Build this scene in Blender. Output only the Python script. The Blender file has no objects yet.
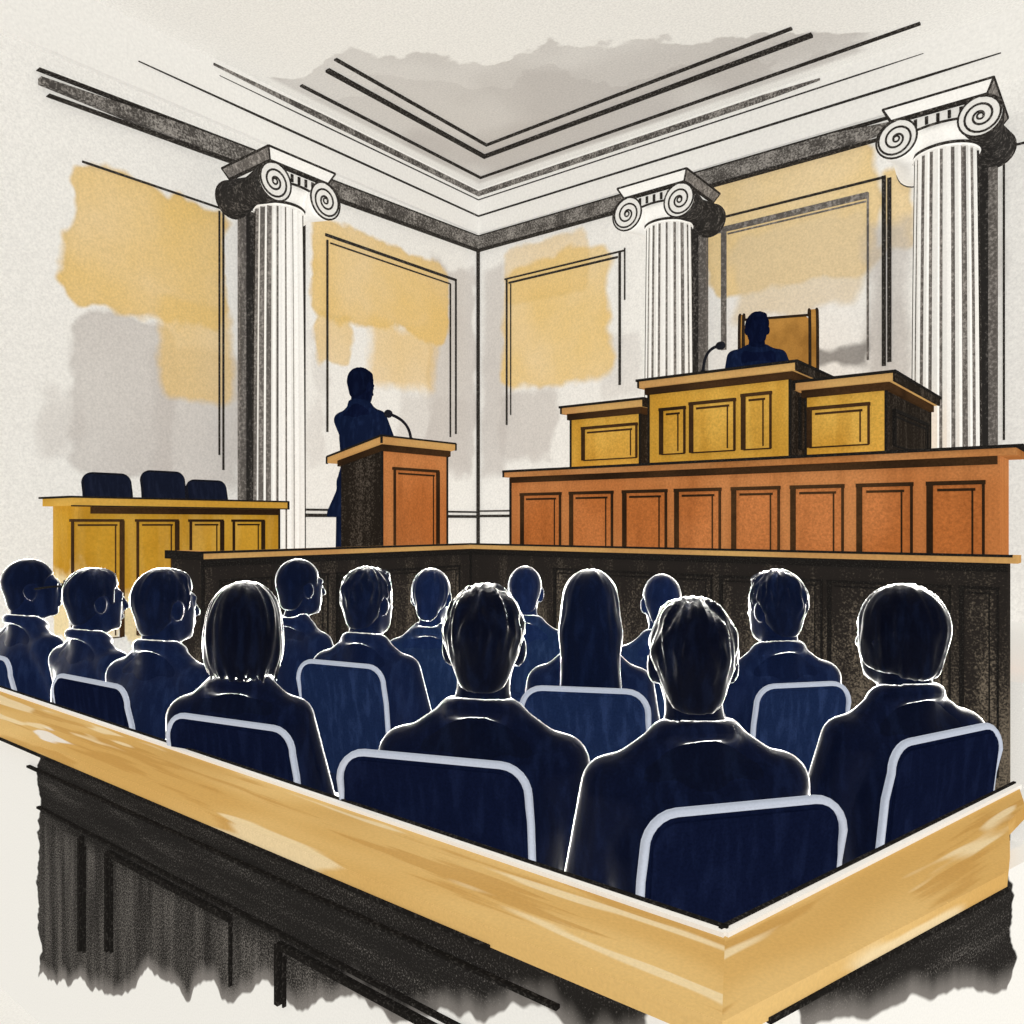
import bpy, bmesh, math, random
import numpy as np
from mathutils import Vector, Matrix, Euler, noise as mnoise
random.seed(7)
C = bpy.context.scene.collection
PI = math.pi
R = math.radians

# ------------------------------------------------------------------ camera frame
H = 1.45                       # eye height
FPX = 803.0                    # focal length in pixels (1024 px frame)
HZ = 522.0                     # horizon row
YAW = math.atan2(.6216, .7833)
FX, FY = -math.sin(YAW), math.cos(YAW)      # view direction
RX, RY = math.cos(YAW), math.sin(YAW)       # right direction

def ray(px, py):
    a = (px-512)/FPX
    return Vector((FX+a*RX, FY+a*RY, -(py-HZ)/FPX))
EYE = Vector((0, 0, H))
def onX(px, py, X): d = ray(px, py); return EYE+d*(X/d.x)
def onY(px, py, Y): d = ray(px, py); return EYE+d*(Y/d.y)
def onZ(px, py, Z): d = ray(px, py); return EYE+d*((Z-H)/d.z)
def atd(px, py, d): return EYE+ray(px, py)*d

# ------------------------------------------------------------------ materials
def hexc(h):
    h = h.lstrip('#'); o = []
    for i in (0, 2, 4):
        c = int(h[i:i+2], 16)/255
        o.append(c/12.92 if c <= .04045 else ((c+.055)/1.055)**2.4)
    return (o[0], o[1], o[2], 1)

class G:
    """small node-graph writer"""
    def __init__(s, name, rough=.95, spec=.0):
        s.m = bpy.data.materials.new(name); s.m.use_nodes = True
        s.nt = s.m.node_tree; s.b = s.nt.nodes['Principled BSDF']
        s.b.inputs['Roughness'].default_value = rough
        s.b.inputs['Specular IOR Level'].default_value = spec
        s.co = s.nt.nodes.new('ShaderNodeTexCoord').outputs['Object']
    def put(s, a, inp):
        if isinstance(a, bpy.types.NodeSocket): s.nt.links.new(a, inp)
        else: inp.default_value = a
    def M(s, op, a, b=0.0, c=0.0):
        n = s.nt.nodes.new('ShaderNodeMath'); n.operation = op
        for i, v in enumerate((a, b, c)): s.put(v, n.inputs[i])
        return n.outputs[0]
    def xyz(s, v=None):
        n = s.nt.nodes.new('ShaderNodeSeparateXYZ'); s.put(v if v is not None else s.co, n.inputs[0])
        return n.outputs
    def comb(s, x, y, z):
        n = s.nt.nodes.new('ShaderNodeCombineXYZ')
        for i, v in enumerate((x, y, z)): s.put(v, n.inputs[i])
        return n.outputs[0]
    def scaled(s, st, off=(0, 0, 0)):
        n = s.nt.nodes.new('ShaderNodeMapping'); s.put(s.co, n.inputs[0])
        n.inputs['Scale'].default_value = st; n.inputs['Location'].default_value = off
        return n.outputs[0]
    def noise(s, scale, detail=2.0, st=(1, 1, 1), off=(0, 0, 0), rough=.5):
        n = s.nt.nodes.new('ShaderNodeTexNoise')
        s.put(s.scaled(st, off), n.inputs['Vector'])
        n.inputs['Scale'].default_value = scale; n.inputs['Detail'].default_value = detail
        n.inputs['Roughness'].default_value = rough
        return n.outputs[0]
    def ss(s, x, lo, hi, a=0.0, b=1.0, kind='SMOOTHSTEP'):
        n = s.nt.nodes.new('ShaderNodeMapRange'); n.interpolation_type = kind
        s.put(x, n.inputs[0])
        for i, v in enumerate((lo, hi, a, b)): s.put(v, n.inputs[1+i])
        return n.outputs[0]
    def mix(s, f, a, b):
        n = s.nt.nodes.new('ShaderNodeMix'); n.data_type = 'RGBA'
        s.put(f, n.inputs[0]); s.put(a, n.inputs[6]); s.put(b, n.inputs[7])
        return n.outputs[2]
    def mul(s, col, f):
        n = s.nt.nodes.new('ShaderNodeHueSaturation')
        s.put(f, n.inputs['Value']); s.put(col, n.inputs['Color'])
        return n.outputs[0]
    def grain(s, col, scale, amt):
        return s.mul(col, s.ss(s.noise(scale, 3.0, rough=.65), .3, .7, 1-amt, 1+amt*.7, 'LINEAR'))
    def out(s, col):
        s.put(col, s.b.inputs['Base Color']); return s.m

PAPER = hexc('#efece5')
INKC = hexc('#1c1a18')

def paper_mat(name, gs, amt=.055, col=PAPER):
    g = G(name); return g.out(g.grain(col, gs, amt))

def ink_mat(name, gs, hexcol='#1d1b19', speck=.25, light='#6a655f'):
    g = G(name)
    m = g.ss(g.noise(gs, 3.0, rough=.7), .52, .66, 0, speck)
    return g.out(g.mix(m, hexc(hexcol), hexc(light)))

def wood_mat(name, a, b, gs, axis_st, grain_amt=.13, dark=None, streak=9.0):
    """watercolour wood: broad washes, long strokes along the stretched axis, paper grain"""
    g = G(name)
    c = g.mix(g.ss(g.noise(1.6, 2.0, off=(3, 1, 2)), .35, .65), hexc(a), hexc(b))
    st = g.ss(g.noise(streak, 3.0, st=axis_st), .42, .7)
    c = g.mix(g.M('MULTIPLY', st, .35), c, hexc(dark or b))
    return g.out(g.grain(c, gs, grain_amt))

def charcoal_mat(name, gs, st, base='#232120', light='#7a746c', speck=.75, lo=.5, hi=.68):
    g = G(name)
    n1 = g.noise(gs, 4.0, rough=.75)
    n2 = g.noise(6.0, 3.0, st=st)
    v = g.M('ADD', n1, g.M('MULTIPLY', g.M('SUBTRACT', n2, .5), .45))
    return g.out(g.mix(g.ss(v, lo, hi, 0, speck), hexc(base), hexc(light)))

def washes(g, col, u, v, items, wob=.22, nscale=1.3):
    """items: (u0,u1,v0,v1, hex, alpha, soft). Irregular blots of watercolour laid on the plaster."""
    nz = g.M('SUBTRACT', g.noise(nscale, 4.0, rough=.6), .5)
    nz2 = g.M('SUBTRACT', g.noise(nscale*2.3, 2.0, off=(5, 3, 8)), .5)
    tone = g.noise(nscale*.9, 3.0, off=(11, 4, 2))
    for k, (u0, u1, v0, v1, hx, al, soft) in enumerate(items):
        cu, cv, hu, hv = (u0+u1)/2, (v0+v1)/2, abs(u1-u0)/2, abs(v1-v0)/2
        r = min(hu, hv)*.35
        du = g.M('SUBTRACT', g.M('ABSOLUTE', g.M('SUBTRACT', u, cu)), hu-r)
        dv = g.M('SUBTRACT', g.M('ABSOLUTE', g.M('SUBTRACT', v, cv)), hv-r)
        a = g.M('MAXIMUM', du, 0.0); b = g.M('MAXIMUM', dv, 0.0)
        d = g.M('SQRT', g.M('ADD', g.M('MULTIPLY', a, a), g.M('MULTIPLY', b, b)))
        d = g.M('SUBTRACT', g.M('ADD', d, g.M('MINIMUM', g.M('MAXIMUM', du, dv), 0.0)), r)
        d = g.M('ADD', d, g.M('MULTIPLY', nz if k % 2 == 0 else nz2, wob*2))
        m = g.ss(d, -soft, .012, 1, 0)
        edge = g.M('MULTIPLY', g.ss(d, -.09, -.02, 0, 1), g.ss(d, -.02, .01, 1, 0))
        t = g.ss(tone, .3, .7, .82, 1.06, 'LINEAR')
        wc = g.mul(hexc(hx), g.M('SUBTRACT', 1.03, g.M('MULTIPLY', edge, .07)))
        col = g.mix(g.M('MULTIPLY', m, g.M('MULTIPLY', t, al)), col, wc)
    return col

INK = ink_mat('ink_line', 160)
INKF = ink_mat('ink_line_far', 60, '#2a2724', .5, '#8a847c')
CHAR_BAND = charcoal_mat('charcoal_band', 55, (1, 1, 1), '#4a4642', '#aaa49c', .85, .42, .66)
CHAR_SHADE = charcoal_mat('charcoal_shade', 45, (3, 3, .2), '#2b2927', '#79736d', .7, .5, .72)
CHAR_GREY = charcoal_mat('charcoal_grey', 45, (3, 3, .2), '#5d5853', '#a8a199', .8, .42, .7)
STONE = paper_mat('column_stone', 60, .08)
PLASTER = paper_mat('cornice_plaster', 42, .08)
STONE_SH = paper_mat('column_stone_shaded', 45, .12, hexc('#a39c93'))
PAPER_S = paper_mat('paper_white_edge', 200, .05, hexc('#f4efe6'))

# ------------------------------------------------------------------ mesh helpers
def bx(bm, lo, hi, mi=0):
    lo = Vector(lo); hi = Vector(hi)
    v = [bm.verts.new((x, y, z)) for x in (lo.x, hi.x) for y in (lo.y, hi.y) for z in (lo.z, hi.z)]
    for q in ((0, 1, 3, 2), (4, 6, 7, 5), (0, 4, 5, 1), (2, 3, 7, 6), (0, 2, 6, 4), (1, 5, 7, 3)):
        f = bm.faces.new([v[i] for i in q]); f.material_index = mi
def bar(bm, p, q, w, h=None, mi=0, up=(0, 0, 1)):
    p = Vector(p); q = Vector(q); h = h or w
    d = (q-p).normalized(); up = Vector(up)
    if abs(d.dot(up)) > .95: up = Vector((1, 0, 0)) if abs(d.x) < .9 else Vector((0, 1, 0))
    s = d.cross(up).normalized(); t = s.cross(d)
    v = []
    for c in (p, q):
        for a, b in ((-1, -1), (1, -1), (1, 1), (-1, 1)):
            v.append(bm.verts.new(c+s*(a*w/2)+t*(b*h/2)))
    fs = [(3, 2, 1, 0), (4, 5, 6, 7)]+[(i, (i+1) % 4, 4+(i+1) % 4, 4+i) for i in range(4)]
    for q_ in fs:
        f = bm.faces.new([v[i] for i in q_]); f.material_index = mi
def tube(bm, pts, r, seg=10, mi=0, cap=True, radii=None):
    pts = [Vector(p) for p in pts]; rings = []
    prev = None
    for i, p in enumerate(pts):
        a = pts[max(i-1, 0)]; b = pts[min(i+1, len(pts)-1)]
        d = (b-a).normalized()
        if prev is None:
            up = Vector((0, 0, 1)) if abs(d.z) < .9 else Vector((1, 0, 0))
            s = d.cross(up).normalized()
        else:
            s = (prev-d*prev.dot(d)).normalized()
        prev = s; t = d.cross(s)
        rr = radii[i] if radii else r
        rings.append([bm.verts.new(p+s*(rr*math.cos(2*PI*k/seg))+t*(rr*math.sin(2*PI*k/seg))) for k in range(seg)])
    for a, b in zip(rings, rings[1:]):
        for k in range(seg):
            f = bm.faces.new((a[k], a[(k+1) % seg], b[(k+1) % seg], b[k])); f.material_index = mi; f.smooth = True
    if cap:
        f = bm.faces.new(rings[0][::-1]); f.material_index = mi
        f = bm.faces.new(rings[-1]); f.material_index = mi
def prism(bm, poly, h_vec, mi=0, mi_side=None):
    """poly: list of points (planar), extruded by h_vec"""
    h = Vector(h_vec); a = [bm.verts.new(Vector(p)) for p in poly]; b = [bm.verts.new(Vector(p)+h) for p in poly]
    n = len(a)
    f = bm.faces.new(a[::-1]); f.material_index = mi
    f = bm.faces.new(b); f.material_index = mi
    for i in range(n):
        f = bm.faces.new((a[i], a[(i+1) % n], b[(i+1) % n], b[i])); f.material_index = mi if mi_side is None else mi_side
def lathe(bm, prof, seg=48, mi=0, c=(0, 0, 0), smooth=True):
    rings = []
    for r, z in prof:
        rings.append([bm.verts.new((c[0]+r*math.cos(2*PI*k/seg), c[1]+r*math.sin(2*PI*k/seg), c[2]+z)) for k in range(seg)])
    for a, b in zip(rings, rings[1:]):
        for k in range(seg):
            f = bm.faces.new((a[k], a[(k+1) % seg], b[(k+1) % seg], b[k])); f.material_index = mi; f.smooth = smooth
    f = bm.faces.new(rings[0][::-1]); f.material_index = mi
    f = bm.faces.new(rings[-1]); f.material_index = mi

def obj(name, bm, mats, parent=None, local=False):
    """link a bmesh as one object; world-space vertices are brought into the parent's frame unless local"""
    bmesh.ops.recalc_face_normals(bm, faces=bm.faces[:])
    me = bpy.data.meshes.new(name)
    if parent is not None and not local:
        bm.transform(world_of(parent).inverted())
    bm.to_mesh(me); bm.free()
    for m in (mats if isinstance(mats, (list, tuple)) else [mats]): me.materials.append(m)
    o = bpy.data.objects.new(name, me); C.objects.link(o)
    if parent is not None: o.parent = parent
    return o
def world_of(o):
    m = Matrix.LocRotScale(o.location, o.rotation_euler, o.scale)
    return (world_of(o.parent) @ m) if o.parent else m
def tag(o, label, cat, group=None):
    o['label'] = label; o['category'] = cat
    if group: o['group'] = group
    return o
def thing(name, label, cat, loc=(0, 0, 0), rotz=0, group=None):
    o = bpy.data.objects.new(name, None); C.objects.link(o)
    o.empty_display_size = .1
    o.location = loc; o.rotation_euler = (0, 0, rotz)
    return tag(o, label, cat, group)
def struct(name, bm, mats):
    o = obj(name, bm, mats); o['kind'] = 'structure'; return o

# ------------------------------------------------------------------ the room
XW, YW = -5.978, 6.911          # left wall plane (faces +X), back wall plane (faces -Y)
def zc(py): return H+(HZ-py)/FPX*9.13     # heights read at the far corner
ZCEIL = zc(192)
DAIS = .72
XBAR, YBAR = -3.70, 4.20

def rect_left(l, t, r, b, hx, al, soft=.05):
    p = onX((l+r)/2, t, XW); q = onX((l+r)/2, b, XW)
    return (onX(l, (t+b)/2, XW).y, onX(r, (t+b)/2, XW).y, q.z, p.z, hx, al, soft)
def rect_back(l, t, r, b, hx, al, soft=.05):
    p = onY((l+r)/2, t, YW); q = onY((l+r)/2, b, YW)
    return (onY(l, (t+b)/2, YW).x, onY(r, (t+b)/2, YW).x, q.z, p.z, hx, al, soft)
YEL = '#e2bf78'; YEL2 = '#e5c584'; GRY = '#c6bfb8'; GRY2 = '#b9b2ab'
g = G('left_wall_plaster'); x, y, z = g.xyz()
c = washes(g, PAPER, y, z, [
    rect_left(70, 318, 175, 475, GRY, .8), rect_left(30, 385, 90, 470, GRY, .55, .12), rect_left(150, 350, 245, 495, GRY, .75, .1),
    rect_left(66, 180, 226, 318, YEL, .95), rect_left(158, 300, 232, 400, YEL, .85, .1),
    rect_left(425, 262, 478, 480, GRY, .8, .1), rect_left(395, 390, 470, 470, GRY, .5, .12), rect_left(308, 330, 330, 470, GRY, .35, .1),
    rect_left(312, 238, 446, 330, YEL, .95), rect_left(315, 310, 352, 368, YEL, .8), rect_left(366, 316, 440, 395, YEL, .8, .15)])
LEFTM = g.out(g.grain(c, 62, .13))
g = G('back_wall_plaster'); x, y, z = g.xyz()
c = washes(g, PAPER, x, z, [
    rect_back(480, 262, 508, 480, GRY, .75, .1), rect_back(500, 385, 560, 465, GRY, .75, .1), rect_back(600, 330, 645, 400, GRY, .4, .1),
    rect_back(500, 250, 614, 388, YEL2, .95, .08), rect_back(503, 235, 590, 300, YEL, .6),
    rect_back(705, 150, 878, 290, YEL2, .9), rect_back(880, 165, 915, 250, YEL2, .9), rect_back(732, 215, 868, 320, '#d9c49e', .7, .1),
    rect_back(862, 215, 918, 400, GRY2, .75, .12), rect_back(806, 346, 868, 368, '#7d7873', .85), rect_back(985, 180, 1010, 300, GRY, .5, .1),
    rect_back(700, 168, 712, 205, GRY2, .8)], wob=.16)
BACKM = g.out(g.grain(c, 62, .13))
g = G('ceiling_plaster'); x, y, z = g.xyz()
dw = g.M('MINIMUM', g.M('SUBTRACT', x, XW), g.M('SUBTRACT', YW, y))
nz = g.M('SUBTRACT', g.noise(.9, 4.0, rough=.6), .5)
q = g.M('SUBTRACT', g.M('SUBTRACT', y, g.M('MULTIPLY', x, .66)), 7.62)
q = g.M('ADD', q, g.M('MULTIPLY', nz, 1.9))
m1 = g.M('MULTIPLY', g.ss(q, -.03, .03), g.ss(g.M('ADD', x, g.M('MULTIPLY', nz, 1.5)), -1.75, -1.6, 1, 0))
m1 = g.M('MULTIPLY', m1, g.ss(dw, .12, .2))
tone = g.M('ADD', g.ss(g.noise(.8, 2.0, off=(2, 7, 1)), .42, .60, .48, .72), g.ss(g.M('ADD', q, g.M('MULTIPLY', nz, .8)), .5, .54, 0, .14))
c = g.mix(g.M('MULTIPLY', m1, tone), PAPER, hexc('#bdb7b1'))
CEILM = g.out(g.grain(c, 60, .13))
FLOORM = paper_mat('floor_paper', 150, .09)

bm = bmesh.new(); bx(bm, (XW-.15, -3.5, 0), (XW, YW+.15, ZCEIL)); struct('wall_left', bm, LEFTM)
bm = bmesh.new(); bx(bm, (XW, YW, 0), (6.0, YW+.15, ZCEIL)); struct('wall_back', bm, BACKM)
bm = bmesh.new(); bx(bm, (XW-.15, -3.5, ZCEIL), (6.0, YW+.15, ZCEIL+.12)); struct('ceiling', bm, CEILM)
bm = bmesh.new(); bx(bm, (XW-.15, -3.5, -.12), (6.0, YW+.15, 0)); struct('floor', bm, FLOORM)
# raised floor behind the bar, and the higher step carrying the judge's bench
bm = bmesh.new(); bx(bm, (XW, .2, 0), (XBAR-.10, YW, DAIS)); bx(bm, (XBAR-.10, YBAR+.10, 0), (2.2, YW, DAIS)); struct('floor_dais', bm, FLOORM)

NT = [0]
def trim(bm, mats):
    NT[0] += 1; return struct('trim_%d' % NT[0], bm, mats)
# cornice: profile strips along both walls; each run fades out where the drawing leaves it
def cyl(px, py): return onX(px, py, XW)
def run(zlo, zhi, dep, y0, x1, mats, taper=True, sag=.13):
    """one moulding that turns the corner: left wall from y0, back wall to x1"""
    bm = bmesh.new(); mz = (zlo+zhi)/2
    if taper:       # the stroke thins out towards its free ends and sags a little on the left wall
        h = (zhi-zlo)/2; tl = 1.1
        dz = -sag
        prism(bm, [(XW, y0, mz-h*.25+dz), (XW, y0+tl, zlo+dz*.75), (XW, YW, zlo), (XW, YW, zhi), (XW, y0+tl, zhi+dz*.75), (XW, y0, mz+h*.35+dz)], (dep, 0, 0))
        prism(bm, [(XW, YW, zlo), (x1-.5, YW, zlo), (x1, YW, mz-h*.3), (x1, YW, mz+h*.3), (x1-.5, YW, zhi), (XW, YW, zhi)], (0, -dep, 0))
    else:
        bx(bm, (XW, y0, zlo), (XW+dep, YW, zhi)); bx(bm, (XW, YW-dep, zlo), (x1, YW, zhi))
    return trim(bm, mats)
def yl(px): return onX(px, 100, XW).y
def xb(px): return onY(px, 100, YW).x
run(zc(251), zc(239), .056, yl(38), xb(902), CHAR_BAND)
run(zc(252.5), zc(251), .058, yl(46), xb(896), INKF)
run(zc(239), zc(237.8), .060, yl(36), xb(890), INKF)
run(zc(236), ZCEIL, .050, -3.5, 6.0, PLASTER, False)
run(zc(219.5), zc(218), .060, yl(135), xb(1002), INKF, True, .0)
run(zc(203), zc(202), .056, yl(216), xb(925), INKF, True, .0)
run(zc(199), zc(194), .060, yl(210), xb(822), CHAR_BAND, True, .0)
def coffer(off, w, h, y0, x1, mats):
    bm = bmesh.new()
    bx(bm, (XW+off, y0, ZCEIL-h), (XW+off+w, YW-off, ZCEIL)); bx(bm, (XW+off, YW-off-w, ZCEIL-h), (x1, YW-off, ZCEIL))
    return trim(bm, mats)
def zl(px, py): return onZ(px, py, ZCEIL)
coffer(.26, .035, .012, zl(295, 88).y, zl(925, 33).x, INKF)
coffer(.62, .05, .02, zl(333, 66).y, zl(815, 38).x, INKF)
coffer(.80, .035, .012, zl(338, 57).y, zl(795, 32).x, INKF)

# ink-drawn panel mouldings on the walls
def lineL(bm, a, b, w):   # on left wall, pixel ends
    p = onX(a[0], a[1], XW+.006); q = onX(b[0], b[1], XW+.006); bar(bm, p, q, .012, w, up=(0, 0, 1)) if abs(p.z-q.z) < abs(p.y-q.y) else bar(bm, p, q, .012, w, up=(0, 1, 0))
def vL(bm, px, t, b, w=.022):
    p = onX(px, (t+b)/2, XW); y = p.y
    zt = onX(px, t, XW).z; zb = onX(px, b, XW).z
    bx(bm, (XW-.002, y-w/2, zb), (XW+.012, y+w/2, zt))
def hL(bm, l, r, py, at, w=.022):
    z = onX(at, py, XW).z
    bx(bm, (XW-.002, yl(l), z-w/2), (XW+.012, yl(r), z+w/2))
def vB(bm, px, t, b, w=.022, dep=.012):
    p = onY(px, (t+b)/2, YW)
    bx(bm, (p.x-w/2, YW-dep, onY(px, b, YW).z), (p.x+w/2, YW+.002, onY(px, t, YW).z))
def hB(bm, l, r, py, at, w=.022, dep=.012):
    z = onY(at, py, YW).z
    bx(bm, (xb(l), YW-dep, z-w/2), (xb(r), YW+.002, z+w/2))
bm = bmesh.new(); hL(bm, 82, 222, 209, 222, .014); vL(bm, 219, 211, 455, .012); vL(bm, 223, 208, 470, .014); trim(bm, INKF)
bm = bmesh.new(); hL(bm, 325, 456, 280, 455, .026); hL(bm, 330, 450, 284, 450, .012); vL(bm, 327, 240, 432, .018); vL(bm, 450, 284, 437, .016); vL(bm, 455.5, 279, 434, .02); trim(bm, INKF)
bm = bmesh.new(); vL(bm, 303.5, 205, 545, .03); trim(bm, INKF)
bm = bmesh.new(); vB(bm, 479, 196, 545, .028, .03); trim(bm, INKF)
bm = bmesh.new(); hL(bm, 303, 478, 511, 400, .02); hL(bm, 303, 478, 516, 400, .032); trim(bm, INKF)
bm = bmesh.new(); hB(bm, 479, 560, 511, 490, .018); hB(bm, 479, 560, 516, 490, .03); trim(bm, INKF)
bm = bmesh.new(); hB(bm, 505, 624, 279, 507, .016); hB(bm, 509, 618, 283, 509, .02); vB(bm, 507, 280, 425, .02); vB(bm, 511, 284, 415, .01); vB(bm, 620, 252, 385, .024); vB(bm, 625, 248, 300, .012); trim(bm, INKF)
bm = bmesh.new(); hB(bm, 703, 884, 222, 705, .018); vB(bm, 705, 222, 348, .018); vB(bm, 884, 176, 366, .03); vB(bm, 889.5, 178, 362, .03); trim(bm, INKF)
bm = bmesh.new(); hB(bm, 716, 868, 231, 718, .05); vB(bm, 724, 231, 350, .05); vB(bm, 868, 193, 360, .016); hB(bm, 728, 866, 234, 728, .012); trim(bm, CHAR_GREY)
bm = bmesh.new(); vB(bm, 1004, 147, 440, .014); hB(bm, 1003, 1060, 148, 1004, .014); trim(bm, INKF)

# ------------------------------------------------------------------ columns
def add_spiral(bm, cx, cz, y, r0, turns, w, sgn, mi):
    pts = []; n = int(turns*22)
    for i in range(n+1):
        t = i/n; rr = r0*(1-t*.88); a = PI/2+sgn*t*turns*2*PI
        pts.append((cx+rr*math.cos(a), y, cz+rr*math.sin(a)))
    tube(bm, pts, w, 6, mi)
def column(loc, rotz, rad, ztop, label, shade_side, cs=.86):
    """local frame: front faces -Y"""
    t = thing('ionic_column', label, 'column', loc, rotz, 'ionic columns along the walls')
    hgt = ztop-loc[2]
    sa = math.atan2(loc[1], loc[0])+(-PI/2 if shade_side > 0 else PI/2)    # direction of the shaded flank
    # base
    bm = bmesh.new(); bx(bm, (-rad*1.4, -rad*1.4, 0), (rad*1.4, rad*1.4, .08))
    lathe(bm, [(rad*1.35, .08), (rad*1.38, .12), (rad*1.3, .16), (rad*1.1, .18), (rad*1.2, .22), (rad*1.05, .26)], 40)
    obj('base', bm, STONE, t, True)
    # fluted shaft with slight entasis; flutes are real grooves, the groove floor inked
    bm = bmesh.new(); nf = 18; sub = 8; seg = nf*sub; z0 = .24; z1 = hgt-.40*rad/.23*cs
    rings = []
    for i in range(9):
        f = i/8; zz = z0+(z1-z0)*f; rr = rad*(1-.10*f*f)
        ring = []
        for k in range(seg):
            a = 2*PI*(k+.5)/seg; ph = (k % sub)/sub
            dep = .10*rad*math.sin(PI*(ph-.25)/.75) if ph > .25 else 0
            ring.append(bm.verts.new(((rr-dep)*math.cos(a), (rr-dep)*math.sin(a), zz)))
        rings.append(ring)
    for a_, b_ in zip(rings, rings[1:]):
        for k in range(seg):
            f = bm.faces.new((a_[k], a_[(k+1) % seg], b_[(k+1) % seg], b_[k]))
            ph = (k % sub)
            an = 2*PI*(k+1)/seg
            side = math.cos(an+rotz-sa)          # shade painted in charcoal tones on the flank away from the light
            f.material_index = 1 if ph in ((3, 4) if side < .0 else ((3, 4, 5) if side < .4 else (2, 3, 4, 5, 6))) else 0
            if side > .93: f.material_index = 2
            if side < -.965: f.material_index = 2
    bm.faces.new(rings[0][::-1]); bm.faces.new(rings[-1])
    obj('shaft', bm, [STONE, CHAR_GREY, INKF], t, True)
    # capital
    k = rad/.23*cs
    zt = hgt
    cap = obj('capital', (lambda b: (lathe(b, [(rad*.92, zt-.44*k), (rad*.97, zt-.42*k), (rad*.93, zt-.40*k), (rad*1.0, zt-.36*k), (rad*1.16, zt-.29*k), (rad*1.2, zt-.2*k)], 40), 
        lathe(b, [(rad*.96, zt-.425*k), (rad*1.01, zt-.41*k), (rad*.96, zt-.395*k)], 40, 1), b)[-1])(bmesh.new()), [STONE, INKF], t, True)
    bm = bmesh.new(); fy = -rad*1.22
    bx(bm, (-rad*1.2, fy, zt-.235*k), (rad*1.2, -fy, zt-.12*k))                    # channel between the volutes
    bx(bm, (-rad*1.1, fy-.008, zt-.135*k), (rad*1.1, fy+.01, zt-.118*k), 1)
    for i in range(5):
        xx = rad*(-.62+.31*i); bx(bm, (xx-.014*k, fy-.01, zt-.225*k), (xx+.014*k, fy+.01, zt-.15*k), 1)
    tube(bm, [(rad*1.05*s_, fy-.004, zt-(.24+.05*s_*s_)*k) for s_ in [q/8-1 for q in range(17)]], .012*k, 6, 1)
    obj('echinus', bm, [STONE, INKF], cap, True)
    for sgn in (-1, 1):
        bm = bmesh.new(); cx = sgn*rad*1.14; cz = zt-.30*k; vr = .185*k
        # scroll roll running front to back
        n = 28; ringa = []
        for yy, q in ((fy-.03, 1.0), (fy+.05, .96), (0, .72), (-fy-.05, .96), (-fy+.03, 1.0)):
            ringa.append([bm.verts.new((cx+vr*q*math.cos(2*PI*j/n), yy, cz+vr*q*math.sin(2*PI*j/n))) for j in range(n)])
        for a_, b_ in zip(ringa, ringa[1:]):
            for j in range(n):
                f = bm.faces.new((a_[j], a_[(j+1) % n], b_[(j+1) % n], b_[j])); f.smooth = True
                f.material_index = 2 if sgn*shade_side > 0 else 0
        bm.faces.new(ringa[0][::-1]); bm.faces.new(ringa[-1])
        for yy in (fy-.03, -fy+.03):
            add_spiral(bm, cx, cz, yy, vr*.98, 2.3, .011*k, -sgn, 1)
            tube(bm, [(cx+vr*math.cos(2*PI*j/n), yy, cz+vr*math.sin(2*PI*j/n)) for j in range(n+1)], .010*k, 6, 1)
            e = [(cx+.028*k*math.cos(2*PI*j/12), yy, cz+.028*k*math.sin(2*PI*j/12)) for j in range(13)]; tube(bm, e, .010*k, 6, 1)
        obj('volute', bm, [STONE, INKF, CHAR_SHADE], cap, True)
    bm = bmesh.new(); a1, a2 = rad*1.28, rad*1.5
    lo = [(-a1, -a1), (a1, -a1), (a1, a1), (-a1, a1)]; hi = [(-a2, -a2), (a2, -a2), (a2, a2), (-a2, a2)]
    zb, zm = zt-.12*k, zt
    va = [bm.verts.new((p[0], p[1], zb)) for p in lo]; vb = [bm.verts.new((p[0], p[1], zm)) for p in hi]
    bm.faces.new(va[::-1]); bm.faces.new(vb)
    for i in range(4):
        f = bm.faces.new((va[i], va[(i+1) % 4], vb[(i+1) % 4], vb[i]))
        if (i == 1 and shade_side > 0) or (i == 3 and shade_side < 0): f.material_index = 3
    for i in range(4):
        p, q = hi[i], hi[(i+1) % 4]; bar(bm, (p[0], p[1], zm), (q[0], q[1], zm), .016*k, .018*k, 1)
        p, q = lo[i], lo[(i+1) % 4]; bar(bm, (p[0]*1.02, p[1]*1.02, zb+.006), (q[0]*1.02, q[1]*1.02, zb+.006), .016*k, .03*k, 1)
        bar(bm, (lo[i][0], lo[i][1], zb), (hi[i][0], hi[i][1], zm), .016*k, .016*k, 1)
    obj('abacus', bm, [STONE, INKF, CHAR_SHADE, CHAR_GREY], t, True)
    return t
ZCAP = zc(251)-.02
pl = onX(279, 400, XW+.36)
column((XW+.36, pl.y, DAIS), PI/2, .215, ZCAP-.17, 'fluted white ionic column against the left wall, left of the standing speaker', -1)
pm = onY(669, 300, YW-.36)
column((pm.x, YW-.36, DAIS), 0, .225, ZCAP-.08, 'fluted white ionic column behind the stepped bench, left of the judge', 1, .8)
pr = onY(946, 300, YW-.345)
column((pr.x, YW-.345, DAIS), 0, .232, ZCAP-.08, 'fluted white ionic column near the right edge, right of the judge', 1, .73)
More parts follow.
